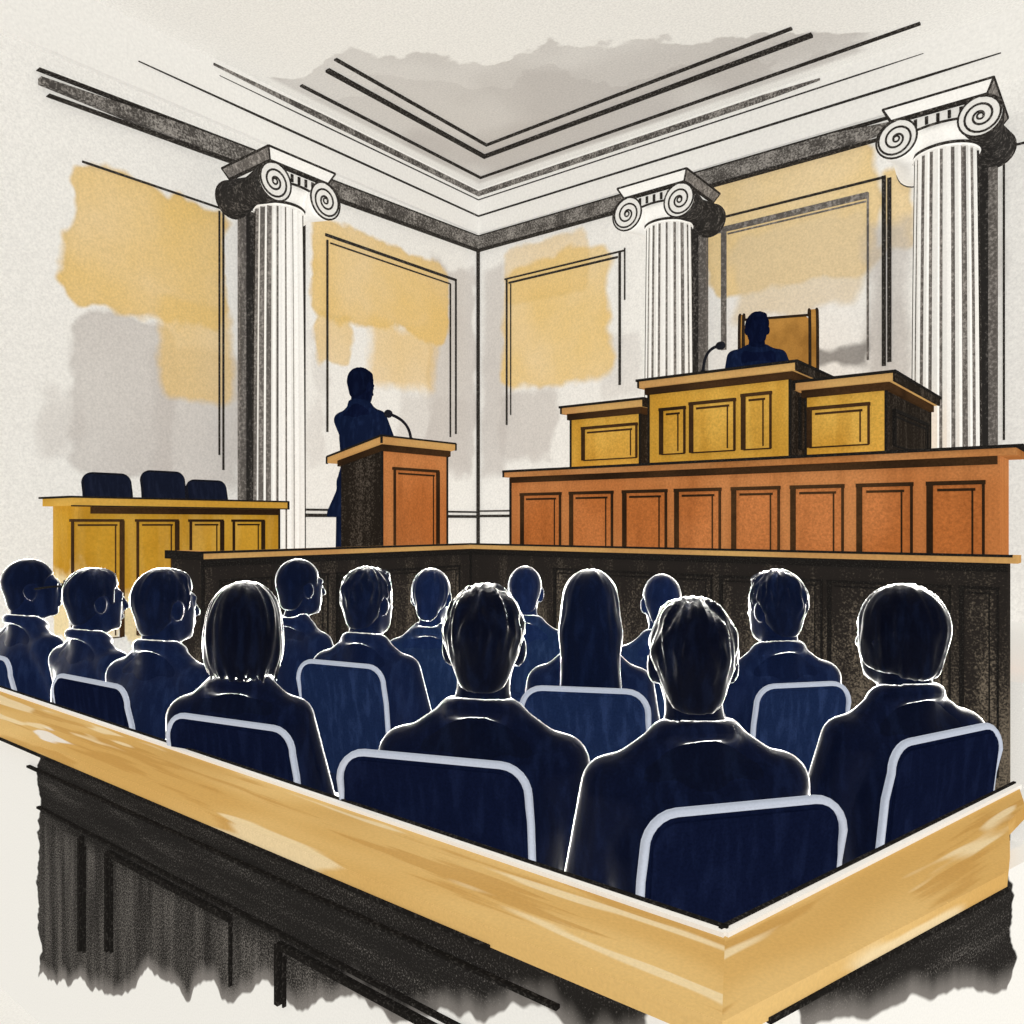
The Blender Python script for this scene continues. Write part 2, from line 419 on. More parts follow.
# dark strips standing in for the drawn shadow beside each column
def shade_strip_left(l, r, X, mats):
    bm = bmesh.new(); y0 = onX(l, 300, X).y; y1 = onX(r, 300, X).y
    bx(bm, (XW, y0, DAIS), (X, y1, ZCAP-.45)); trim(bm, mats)  # this trim object is a shade strip, standing in for the column's shadow
def shade_strip_back(l, r, Y, mats):
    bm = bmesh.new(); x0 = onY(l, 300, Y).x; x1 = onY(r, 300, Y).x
    bx(bm, (x0, Y, DAIS), (x1, YW, ZCAP-.35)); trim(bm, mats)  # this trim object is a shade strip, standing in for the column's shadow
shade_strip_left(241, 262, XW+.05, CHAR_GREY); shade_strip_left(247, 264, XW+.06, CHAR_SHADE)
shade_strip_back(685, 698, YW-.06, CHAR_SHADE); shade_strip_back(690, 706, YW-.05, CHAR_GREY); shade_strip_back(965, 988, YW-.06, CHAR_SHADE); shade_strip_back(970, 997, YW-.05, CHAR_GREY)

# ------------------------------------------------------------------ panelled furniture
OCHRE = wood_mat('ochre_wood', '#e0ae4c', '#cf9a38', 75, (1.2, 1.2, .12), .2, '#b98224')
OCHRE_L = wood_mat('ochre_wood_light', '#dfb054', '#cf9c3a', 70, (.2, .2, 1), .12)
ORANGE = wood_mat('orange_wood', '#d08a52', '#c47a43', 80, (1.2, 1.2, .12), .22, '#9a5a2c')
ORANGE_P = wood_mat('orange_wood_panel', '#cc8049', '#bc6f38', 80, (1.2, 1.2, .12), .26, '#8e4f25')
ORANGE_T = wood_mat('orange_wood_top', '#b4743f', '#c98d56', 75, (.15, 1, 1), .2, '#805029')
OCHRE_P = wood_mat('ochre_wood_panel', '#e4b352', '#cb9433', 75, (1.2, 1.2, .12), .2, '#b57d20')
TAN = wood_mat('tan_wood_edge', '#d7ab68', '#c8955a', 80, (.3, .3, 1), .12)
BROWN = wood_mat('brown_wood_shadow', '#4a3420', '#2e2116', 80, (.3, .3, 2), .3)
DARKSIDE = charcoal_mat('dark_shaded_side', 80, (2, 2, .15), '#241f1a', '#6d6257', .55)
BARM = charcoal_mat('bar_charcoal', 95, (1.5, 1.5, .25), '#2a2623', '#7d7264', .6, .48, .72)
BARP = charcoal_mat('bar_charcoal_panel', 95, (1.5, 1.5, .25), '#3a3530', '#8a8072', .75, .42, .7)

def panel(par, axis, plane, u0, u1, z0, z1, wood, lw=.022, n=-1, ink=None, deep='lt'):
    """raised panel with inked moulding on a face: axis 'x' -> face at Y=plane running along X, axis 'y' -> face at X=plane running along Y.
    n is the sign of the outward normal along the depth axis"""
    def B(bm, ua, ub, za, zb, d0, d1, mi=0):
        a, b = plane+n*d0, plane+n*d1
        if axis == 'x': bx(bm, (ua, min(a, b), za), (ub, max(a, b), zb), mi)
        else: bx(bm, (min(a, b), ua, za), (max(a, b), ub, zb), mi)
    bm = bmesh.new(); B(bm, u0, u1, z0, z1, -.004, .008)
    p = obj('panel', bm, wood, par)
    bm = bmesh.new()
    wl = lw*1.7 if 'l' in deep else lw*.6  # thicker dark bars stand in for the shadow lines on that side
    wr = lw*1.9 if 'r' in deep else lw*.6
    B(bm, u0-wl*.5, u0+wl*.5, z0, z1, -.004, .018)
    B(bm, u1-wr*.5, u1+wr*.5, z0, z1, -.004, .018)
    B(bm, u1-lw*3.0, u1-lw*2.5, z0+lw, z1-lw*2, -.004, .012)
    B(bm, u0-lw, u1+lw*.5, z1-lw*.6, z1+lw*.6, -.004, .02)
    B(bm, u0+lw*2, u1-lw*2, z1-lw*2.4, z1-lw*1.6, -.004, .012)
    B(bm, u0, u1, z0-lw*.25, z0+lw*.25, -.004, .012)
    obj('moulding', bm, ink or BROWN, p)  # moulding bars, thickened on the deep sides as shadow lines
    return p

# --- long orange bench in front of the judge
YB = 4.50
zb_ = (onY(503, 472, YB).z+onY(1018, 445, YB).z)/2
x0b, x1b = onY(511, 500, YB).x, onY(1000, 500, YB).x
t = thing('clerk_bench', 'long orange wooden bench front with eight panels, below the judge', 'bench', (0, YB+.3, DAIS))
bm = bmesh.new(); 
bx(bm, (x0b, YB, DAIS), (x1b, YB+.31, zb_-.03))
bar(bm, (x0b, YB-.004, DAIS), (x0b, YB-.004, zb_-.05), .018, .012, 1)
obj('body', bm, [ORANGE, INK], t)
bm = bmesh.new(); xo0, xo1 = onY(503, 475, YB-.05).x, onY(1016, 450, YB-.05).x
bx(bm, (xo0, YB-.05, zb_-.045), (xo1, YB+.33, zb_)); bx(bm, (xo0, YB-.06, zb_-.012), (xo1+.03, YB+.33, zb_+.004), 1)
bx(bm, (xo0-.002, YB-.055, zb_-.045), (xo0+.012, YB, zb_), 1)
obj('bench_top', bm, [ORANGE_T, INK], t)
bm = bmesh.new(); bx(bm, (x0b+.005, YB-.022, zb_-.085), (x1b-.01, YB+.02, zb_-.045)); obj('shadow_band', bm, BROWN, t)  # dark strip in place of the shadow under the bench top
for l, r in ((522, 562), (571, 614), (624, 668), (676, 722), (733, 781), (792, 845), (858, 914), (928, 986)):
    a = onY(l, 500, YB).x; b = onY(r, 500, YB).x
    panel(t, 'x', YB, a+.01, b-.01, DAIS+.22, zb_-.17, ORANGE_P, .017)

# --- judge's stepped desk: centre block and two wings
def desk_block(name, label, Yf, l, r, ztop, depth, panels, zbot, dark_side=True, hollow=False):
    x0, x1 = onY(l, 420, Yf).x, onY(r, 420, Yf).x
    t = thing(name, label, 'desk', ((x0+x1)/2, Yf+depth/2, DAIS))
    bm = bmesh.new()
    if hollow:
        bx(bm, (x0, Yf, DAIS), (x1, Yf+.07, ztop-.03)); bx(bm, (x0, Yf+.07, DAIS), (x0+.05, Yf+depth, ztop-.03)); bx(bm, (x1-.05, Yf+.07, DAIS), (x1, Yf+depth, ztop-.03))
    else: bx(bm, (x0, Yf, DAIS), (x1, Yf+depth, ztop-.03))
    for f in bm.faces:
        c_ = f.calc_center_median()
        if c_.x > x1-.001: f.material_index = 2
    bar(bm, (x0, Yf, DAIS), (x0, Yf, ztop-.03), .02, .012, 1); bar(bm, (x1, Yf, DAIS), (x1, Yf, ztop-.03), .014, .014, 1)
    bar(bm, (x1, Yf+depth, DAIS), (x1, Yf+depth, ztop-.03), .014, .014, 1)
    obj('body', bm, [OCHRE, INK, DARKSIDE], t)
    bm = bmesh.new(); o = .055
    bx(bm, (x0-o, Yf-o, ztop-.055), (x1+o, Yf+depth+.02, ztop-.004)); bx(bm, (x0-o-.012, Yf-o-.012, ztop-.012), (x1+o+.012, Yf+depth+.03, ztop+.004), 1)
    bx(bm, (x0-o-.004, Yf-o-.004, ztop-.055), (x0-o+.01, Yf, ztop), 1)
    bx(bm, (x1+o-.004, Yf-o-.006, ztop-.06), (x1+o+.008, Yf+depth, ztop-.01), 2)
    obj('desk_top', bm, [TAN, INK, DARKSIDE], t)
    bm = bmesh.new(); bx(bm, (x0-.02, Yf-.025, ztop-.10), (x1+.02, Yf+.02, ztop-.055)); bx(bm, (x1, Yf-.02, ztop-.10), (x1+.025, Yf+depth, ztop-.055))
    obj('shadow_band', bm, BROWN, t)  # dark strips painted as the shadow below the desk overhang
    for pl_, pr_, zt in panels:
        panel(t, 'x', Yf, onY(pl_, 420, Yf).x, onY(pr_, 420, Yf).x, zbot, zt, OCHRE_P, .017)
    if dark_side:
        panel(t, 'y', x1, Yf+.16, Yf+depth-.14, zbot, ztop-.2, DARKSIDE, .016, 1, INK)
    return t
YJ, YS = 4.87, 4.98
zj = (onY(638, 380, YJ-.05).z+onY(795, 361, YJ-.05).z)/2
zs = (onY(890, 370, YS).z+onY(800, 383, YS).z+onY(566, 409, YS).z)/3
desk_block('judge_desk', 'tall ochre panelled desk in the middle of the bench where the judge sits', YJ, 649, 790, zj, .80,
           [(662, 685, zj-.21), (692, 735, zj-.19), (744, 771, zj-.17)], zb_+.09, True, True)
desk_block('side_desk', 'low ochre desk on the left side of the judge, partly behind the tall desk', YS, 571, 640, zs, .9, [(584, 637, zs-.17)], zb_+.09, False)
xr = onY(801, 420, YS)
desk_block('side_desk', 'ochre desk on the right of the judge with dark shaded end', YS, 806, 886, zs, 1.19, [(810, 869, zs-.17)], zb_+.09)

# --- judge's platform, chair
bm = bmesh.new(); pj = atd(757, 400, 5.93); ZPL = 1.62
bx(bm, (pj.x-.45, YJ+.09, DAIS), (pj.x+.62, YW-.72, ZPL)); struct('floor_bench', bm, FLOORM)

# --- lectern
XL = -4.02
nc = onX(382, 460, XL)
fc = onX(447, 460, XL)
zl_ = onX(384, 438, XL).z
sd = onY(332, 470, nc.y).x
t = thing('lectern', 'orange wooden lectern with slanted top and dark side, before the standing speaker', 'lectern', ((XL+sd)/2, (nc.y+fc.y)/2, DAIS))
xs = sd+.10
y0, y1 = nc.y, fc.y
def zslope(x): return zl_-(XL-x)*.20
bm = bmesh.new()
pts = [(XL, y0, DAIS), (XL, y0, zl_-.06), (xs, y0, zslope(xs)-.06), (xs, y0, DAIS)]
prism(bm, pts, (0, y1-y0, 0))
for f in bm.faces:
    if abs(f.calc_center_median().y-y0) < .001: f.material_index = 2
bar(bm, (XL, y0, DAIS), (XL, y0, zl_-.06), .014, .014, 1); bar(bm, (XL, y1, DAIS), (XL, y1, zl_-.06), .014, .014, 1)
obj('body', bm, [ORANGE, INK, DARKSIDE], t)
bm = bmesh.new(); o = .045
xa, xb2 = XL+o, sd
prism(bm, [(xa, y0-o, zslope(xa)), (xb2, y0-o, zslope(xb2)), (xb2, y0-o, zslope(xb2)-.045), (xa, y0-o, zslope(xa)-.045)], (0, y1-y0+2*o, 0))
for yy in (y0-o, y1+o): bar(bm, (xa, yy, zslope(xa)), (xb2, yy, zslope(xb2)), .014, .012, 1)
bar(bm, (xa, y0-o, zslope(xa)), (xa, y1+o, zslope(xa)), .014, .012, 1); bar(bm, (xb2, y0-o, zslope(xb2)), (xb2, y1+o, zslope(xb2)), .014, .012, 1)
for xx, yy in ((xb2, y0-o), (xa, y1+o), (xa, y0-o)): bar(bm, (xx, yy, zslope(xx)), (xx, yy, zslope(xx)-.05), .012, .012, 1)
obj('lectern_top', bm, [TAN, INK], t)
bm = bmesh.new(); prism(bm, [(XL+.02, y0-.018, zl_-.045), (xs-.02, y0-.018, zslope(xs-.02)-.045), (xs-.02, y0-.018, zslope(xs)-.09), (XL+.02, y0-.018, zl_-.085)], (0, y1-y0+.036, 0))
obj('shadow_band', bm, BROWN, t)  # dark band painted as shade under the lectern top
panel(t, 'y', XL, y0+(y1-y0)*.17, y1-(y1-y0)*.17, DAIS+.12, zl_-.20, ORANGE_P, .016, 1, BROWN, 'r')

# --- microphones
BLACKM = ink_mat('black_metal', 200, '#191a20', .1)
def mic(loc, end, label):
    t = thing('gooseneck_microphone', label, 'microphone', loc, 0)
    a = Vector((0, 0, 0)); b = Vector(end)-Vector(loc)
    bm = bmesh.new(); lathe(bm, [(.032, 0), (.032, .012), (.02, .02), (.012, .035)], 16); obj('base', bm, BLACKM, t, True)
    bm = bmesh.new(); pts = []
    h = Vector((0, 0, b.z*1.05))
    for i in range(13):
        s = i/12; pts.append(a*(1-s)**2+h*(2*s*(1-s))+b*s*s)
    tube(bm, pts, .010, 8); obj('gooseneck', bm, BLACKM, t, True)
    bm = bmesh.new(); d = (pts[-1]-pts[-2]).normalized()
    tube(bm, [pts[-1]+d*q for q in (-.02, -.012, .0, .02, .035, .045)], .02, 12, radii=[.012, .02, .026, .027, .021, .008]); obj('microphone_head', bm, BLACKM, t, True)
    return t
pmic = onX(411, 440, XL-.05); zb0 = zslope(XL-.05)+.006
e = atd(389, 414, 5.25)
mic((XL-.05, pmic.y, zb0), e, 'black gooseneck microphone on the orange lectern')
pb = onY(703, 372, YJ+.07)
mic((pb.x, YJ+.07, zj+.004), onY(719, 346, YJ+.03), 'black gooseneck microphone on the tall desk before the judge')

# --- left counter with three chairs behind it
XC = -4.28
pc = onX(279, 503, XC); pc0 = onX(72, 495, XC)
zc_ = (pc.z+pc0.z)/2
t = thing('counsel_table', 'ochre panelled table by the left wall with three chairs behind', 'table', (XC-.3, (pc.y+pc0.y)/2, DAIS))
YA, YE = pc0.y+.03, pc.y
g = G('ochre_wash_fading'); x, y, z = g.xyz()     # object space: fades to bare paper low on the left
cc = g.mix(g.ss(g.noise(1.8, 2.0), .35, .65), hexc('#d3a036'), hexc('#c08c28'))
cc = g.mix(g.M('MULTIPLY', g.ss(g.noise(9.0, 3.0, st=(1.2, 1.2, .15)), .42, .7), .35), cc, hexc('#e0b863'))
fade = g.M('ADD', g.M('ADD', z, g.M('MULTIPLY', g.M('SUBTRACT', g.noise(5.0, 3.0), .5), .5)), g.M('MULTIPLY', y, .30))
cc = g.mix(g.ss(fade, .22, .34, 1, 0), cc, hexc('#eed9a8'))
cc = g.mix(g.ss(fade, .02, .06, 1, 0), cc, PAPER)
FADE = g.out(g.grain(cc, 70, .13))
bm = bmesh.new(); bx(bm, (XC-.30, YA, DAIS), (XC, YE, zc_-.03))
bar(bm, (XC, YE, DAIS), (XC, YE, zc_-.03), .012, .012, 1)
obj('body', bm, [FADE, INK], t)
bm = bmesh.new(); bx(bm, (XC-.33, YA-.04, zc_-.045), (XC+.04, YE+.04, zc_)); bx(bm, (XC-.33, YA-.06, zc_-.006), (XC+.045, YE+.045, zc_+.004), 1)
bx(bm, (XC+.036, YA-.05, zc_-.05), (XC+.045, YE+.045, zc_-.043), 1); bx(bm, (XC+.03, YE+.034, zc_-.05), (XC+.046, YE+.046, zc_), 1)
obj('table_top', bm, [OCHRE_L, INK], t)
bm = bmesh.new(); bx(bm, (XC-.01, YA+.06, zc_-.085), (XC+.022, YE-.01, zc_-.05)); obj('shadow_band', bm, BROWN, t)  # dark band in place of the shadow under the table top
for l, r in ((72, 121), (137, 176), (190, 221), (233, 262)):
    panel(t, 'y', XC, onX(l, 530, XC).y, onX(r, 530, XC).y, DAIS+.12, zc_-.12, FADE, .012, 1, BROWN, 'r')

# --- the bar: L-shaped dark panelled partition
ZBAR = 1.30
yl0 = onX(203, 552, XBAR).y; xr1 = onY(1008, 560, YBAR).x
xl_ret = onY(172, 549, yl0).x
t = thing('court_bar', 'long dark charcoal panelled partition with thin wooden cap, behind the audience', 'partition', (XBAR, YBAR, 0))
g = G('bar_wash_ragged'); x, y, z = g.xyz()
n1 = g.noise(95, 4.0, rough=.75); n2 = g.noise(5.0, 3.0, st=(2.2, 2.2, .3))
v = g.M('ADD', g.M('ADD', n1, g.M('MULTIPLY', g.M('SUBTRACT', n2, .5), .5)), g.ss(z, .4, 1.25, .10, -.10, 'LINEAR'))
cc = g.mix(g.ss(v, .46, .72, 0, .75), hexc('#2a2623'), hexc('#8a7d6b'))
BARW = g.out(cc)
bm = bmesh.new()
bx(bm, (XBAR-.08, yl0, 0), (XBAR, YBAR+.08, ZBAR-.03)); bx(bm, (XBAR, YBAR, 0), (xr1, YBAR+.08, ZBAR-.03))
bx(bm, (xl_ret, yl0, 0), (XBAR-.08, yl0+.08, ZBAR-.03))
bar(bm, (XBAR, yl0, 0), (XBAR, yl0, ZBAR-.03), .014, .014, 1); bar(bm, (XBAR+.003, YBAR-.003, 0), (XBAR+.003, YBAR-.003, ZBAR-.02), .02, .02, 1)
obj('body', bm, [BARW, INK], t)
bm = bmesh.new()
bx(bm, (XBAR-.10, yl0-.02, ZBAR-.035), (XBAR+.02, YBAR-.02, ZBAR)); bx(bm, (XBAR-.10, YBAR-.02, ZBAR-.035), (xr1+.04, YBAR+.10, ZBAR))
bx(bm, (xl_ret-.02, yl0-.02, ZBAR-.035), (XBAR-.10, yl0+.10, ZBAR))
bx(bm, (XBAR+.012, yl0-.025, ZBAR-.008), (XBAR+.026, YBAR-.02, ZBAR+.004), 1); bx(bm, (XBAR+.012, YBAR-.026, ZBAR-.008), (xr1+.02, YBAR-.012, ZBAR+.004), 1)
bx(bm, (xl_ret-.026, yl0-.026, ZBAR-.04), (XBAR+.026, yl0-.012, ZBAR+.003), 1)
obj('cap_rail', bm, [TAN, INK], t)
bm = bmesh.new(); bx(bm, (XBAR-.01, yl0, ZBAR-.075), (XBAR+.012, YBAR, ZBAR-.035)); bx(bm, (XBAR, YBAR-.012, ZBAR-.075), (xr1, YBAR+.01, ZBAR-.035)); obj('shadow_band', bm, INK, t)  # dark strips painted as the shadow below the cap
for l, r in ((556, 598), (606, 655), (664, 712), (722, 770), (780, 822), (830, 885), (895, 950), (962, 998)):
    panel(t, 'x', YBAR, onY(l, 600, YBAR).x, onY(r, 600, YBAR).x, .3, ZBAR-.15, BARW, .012, -1, INK)
n_ = 5
for i in range(n_):
    a = yl0+.1+(YBAR-yl0-.15)*i/n_; b = yl0+.1+(YBAR-yl0-.15)*(i+1)/n_-.08
    panel(t, 'y', XBAR, a, b, .3, ZBAR-.15, BARW, .012, 1, INK)

# ------------------------------------------------------------------ foreground rail
ZR = .83
def zr(px, py): return onZ(px, py, ZR)
g = G('honey_rail_wash')
def honey(name, ang):
    g = G(name)
    m = g.nt.nodes.new('ShaderNodeMapping'); m.vector_type = 'POINT'
    g.put(g.co, m.inputs[0]); m.inputs['Rotation'].default_value = (0, 0, -ang)
    g.co = m.outputs[0]
    c = g.mix(g.ss(g.noise(3.0, 2.0, st=(.4, 1.5, 1)), .35, .65), hexc('#dfb977'), hexc('#d1a55f'))
    st = g.noise(16, 3.0, st=(.10, 1.6, 1), off=(2, 0, 0))
    c = g.mix(g.ss(st, .55, .62, 0, .55), c, hexc('#bd8d48'))
    st2 = g.noise(11, 2.0, st=(.16, 1.5, 1), off=(7, 3, 0))
    c = g.mix(g.ss(st2, .58, .63, 0, .8), c, hexc('#eed8ac'))
    st3 = g.noise(9, 2.0, st=(.2, 1.3, 1), off=(1, 9, 0))
    c = g.mix(g.ss(st3, .74, .77, 0, .8), c, PAPER)
    return g.out(g.grain(c, 190, .07))
Ci, Co = zr(725, 936), zr(722, 1022)
Li, Lo = zr(-45, 675), zr(-45, 710)
Ri, Ro = zr(1019, 787), zr(1007, 872)
aL = math.atan2((Ci-Li).y, (Ci-Li).x); aR = math.atan2((Ri-Ci).y, (Ri-Ci).x)
HL, HR = honey('honey_wood_left', aL), honey('honey_wood_right', aR)
t = thing('spectator_rail', 'honey wooden rail with dark charcoal panels in the foreground, enclosing the audience', 'railing', (Ci.x, Ci.y, 0))
TH = .03
bm = bmesh.new(); prism(bm, [Li, Ci, Co, Lo], (0, 0, -TH)); obj('top_rail', bm, HL, t)
bm = bmesh.new()
prism(bm, [Ci, Ri, zr(1025, 805), zr(1008, 822), zr(1010, 842), Ro, Co], (0, 0, -TH)); obj('top_rail', bm, HR, t)
# white paper edge and ink lines along the inner edge
def off2(a, b, d):
    n = Vector((-(b-a).y, (b-a).x, 0)).normalized(); return a+n*d, b+n*d
up = Vector((0, 0, .004))
bm = bmesh.new()
bar(bm, Li+up*.6, Ci+up*.6, .013, .010); bar(bm, Ci+up*.6, Ri+up*.6, .012, .010); obj('edge_strip', bm, PAPER_S, t)
bm = bmesh.new()
a, b = off2(Li, Ci, .011); bar(bm, a+up, b+up, .006, .014); a, b = off2(Ci, Ri, .009); bar(bm, a+up, b+up, .006, .014)
obj('ink_edge', bm, INK, t)
bm = bmesh.new()
zt_ = Vector((0, 0, -TH))
bar(bm, Lo+zt_, Lo.lerp(Co, .86)+zt_, .007, .008); bar(bm, Co.lerp(Ro, .12)+zt_, Ro+zt_, .007, .008); obj('ink_edge', bm, INK, t)

def rail_panel(a, b, nrm, name, u_lo, u_hi, cut, frames, uphi, rails):
    """vertical panelled front under a rail edge from a to b (world), charcoal wash ending in a ragged lower edge"""
    L = (b-a).length; d = (b-a).normalized(); ang = math.atan2(d.y, d.x)
    e = bpy.data.objects.new(name, None)
    g = G(name+'_wash'); x, y, z = g.xyz()
    nb = g.M('SUBTRACT', g.noise(7.0, 3.0, st=(1, 1, .25)), .5); nb2 = g.M('SUBTRACT', g.noise(9.0, 3.0, st=(.25, 1, 1.2), off=(4, 4, 4)), .5)
    n1 = g.noise(260, 4.0, rough=.8); n2 = g.noise(14.0, 3.0, st=(.25, 1, 2.2)); n3 = g.noise(12.0, 3.0, st=(2.2, 1, .25))
    top = g.ss(z, ZR-.27, ZR-.2)
    v = g.M('ADD', n1, g.M('MULTIPLY', g.M('SUBTRACT', g.M('ADD', g.M('MULTIPLY', n2, top), g.M('MULTIPLY', n3, g.M('SUBTRACT', 1.0, top))), .5), .25))
    v = g.M('SUBTRACT', v, g.M('MULTIPLY', top, .07))
    col = g.mix(g.ss(v, .46, .64, 0, .72), hexc('#262422'), hexc('#8d8780'))
    u = x
    bot = g.M('SUBTRACT', z, g.M('ADD', g.M('ADD', cut[0], g.M('MULTIPLY', u, cut[1])), g.M('MULTIPLY', nb, cut[2])))
    col = g.mix(g.ss(bot, .0, .05, .75, 0), col, hexc('#8f8983'))
    m = g.ss(bot, -.004, .004)
    ul = g.M('ADD', u, g.M('MULTIPLY', nb2, .16))
    m = g.M('MULTIPLY', m, g.M('MULTIPLY', g.ss(ul, u_lo-.004, u_lo+.004), g.ss(ul, u_hi-.004, u_hi+.004, 1, 0)))
    g.out(g.grain(g.mix(m, PAPER, col), 230, .05))
    root = None
    bm = bmesh.new(); bx(bm, (0, 0, 0), (L, .04, ZR-TH))
    o = obj('front_panel', bm, g.m)
    o.parent = t; o.location = a-Vector(t.location); o.location.z = 0; o.rotation_euler = (0, 0, ang)
    # relief mouldings
    bm = bmesh.new(); s0, s1 = u_lo+.05, u_hi-.05
    for zz, ua, ub in rails: bx(bm, (ua, -.010, zz), (ub, 0, zz+.006))
    mo = obj('moulding', bm, INK, o, True)
    for (ua, ub, zb, zb2) in frames:
        bm = bmesh.new()
        bx(bm, (ua-.007, -.012, zb), (ua+.005, 0, uphi)); bx(bm, (ua+.014, -.008, zb), (ua+.018, 0, uphi-.02)); bx(bm, (ub-.002, -.008, zb2), (ub+.002, 0, uphi)); bx(bm, (ua, -.012, uphi-.006), (ub, 0, uphi+.006))
        obj('moulding', bm, INK, o, True)
    return o
ofs = .035
nL = Vector(((Ci-Li).y, -(Ci-Li).x, 0)).normalized()   # toward the camera side
a = zr(-45, 710)-nL*ofs; b = Co-nL*ofs
dL = (b-a).normalized()
def uL(px, py=900):
    # where the pixel column meets the left front panel plane
    d = ray(px, py); n = Vector((-dL.y, dL.x, 0)); tt = (a-EYE).dot(n)/d.dot(n); return (EYE+d*tt-a).dot(dL), (EYE+d*tt).z
u1, z1 = uL(80, 978); u2, z2 = uL(560, 1026)
sl = (z2-z1)/(u2-u1)
rail_panel(a, b, nL, 'rail_front_left', uL(38)[0], uL(640)[0], (z1-u1*sl, sl, .24),
           [(uL(110)[0], uL(232)[0], uL(110, 950)[1], uL(232, 985)[1]), (uL(281)[0], uL(470)[0], uL(281, 1003)[1], ZR-.23), (uL(83)[0], uL(83)[0]+.008, uL(83, 950)[1], ZR-.23)], ZR-.225, [(ZR-.10, uL(30)[0], uL(560)[0]), (ZR-.205, uL(40)[0], uL(475)[0])])
nR = Vector(((Ri-Ci).y, -(Ri-Ci).x, 0)).normalized()
a = Co-nR*ofs; b = Ro-nR*ofs+(Ro-Co).normalized()*.25
dL = (b-a).normalized()
ur1, zr1 = uL(805, 1022); ur2, zr2 = uL(1000, 985); slr = (zr2-zr1)/(ur2-ur1)
rail_panel(a, b, nR, 'rail_front_right', uL(800)[0], uL(1013)[0], (zr1-ur1*slr, slr, .10), [], ZR-.3, [])

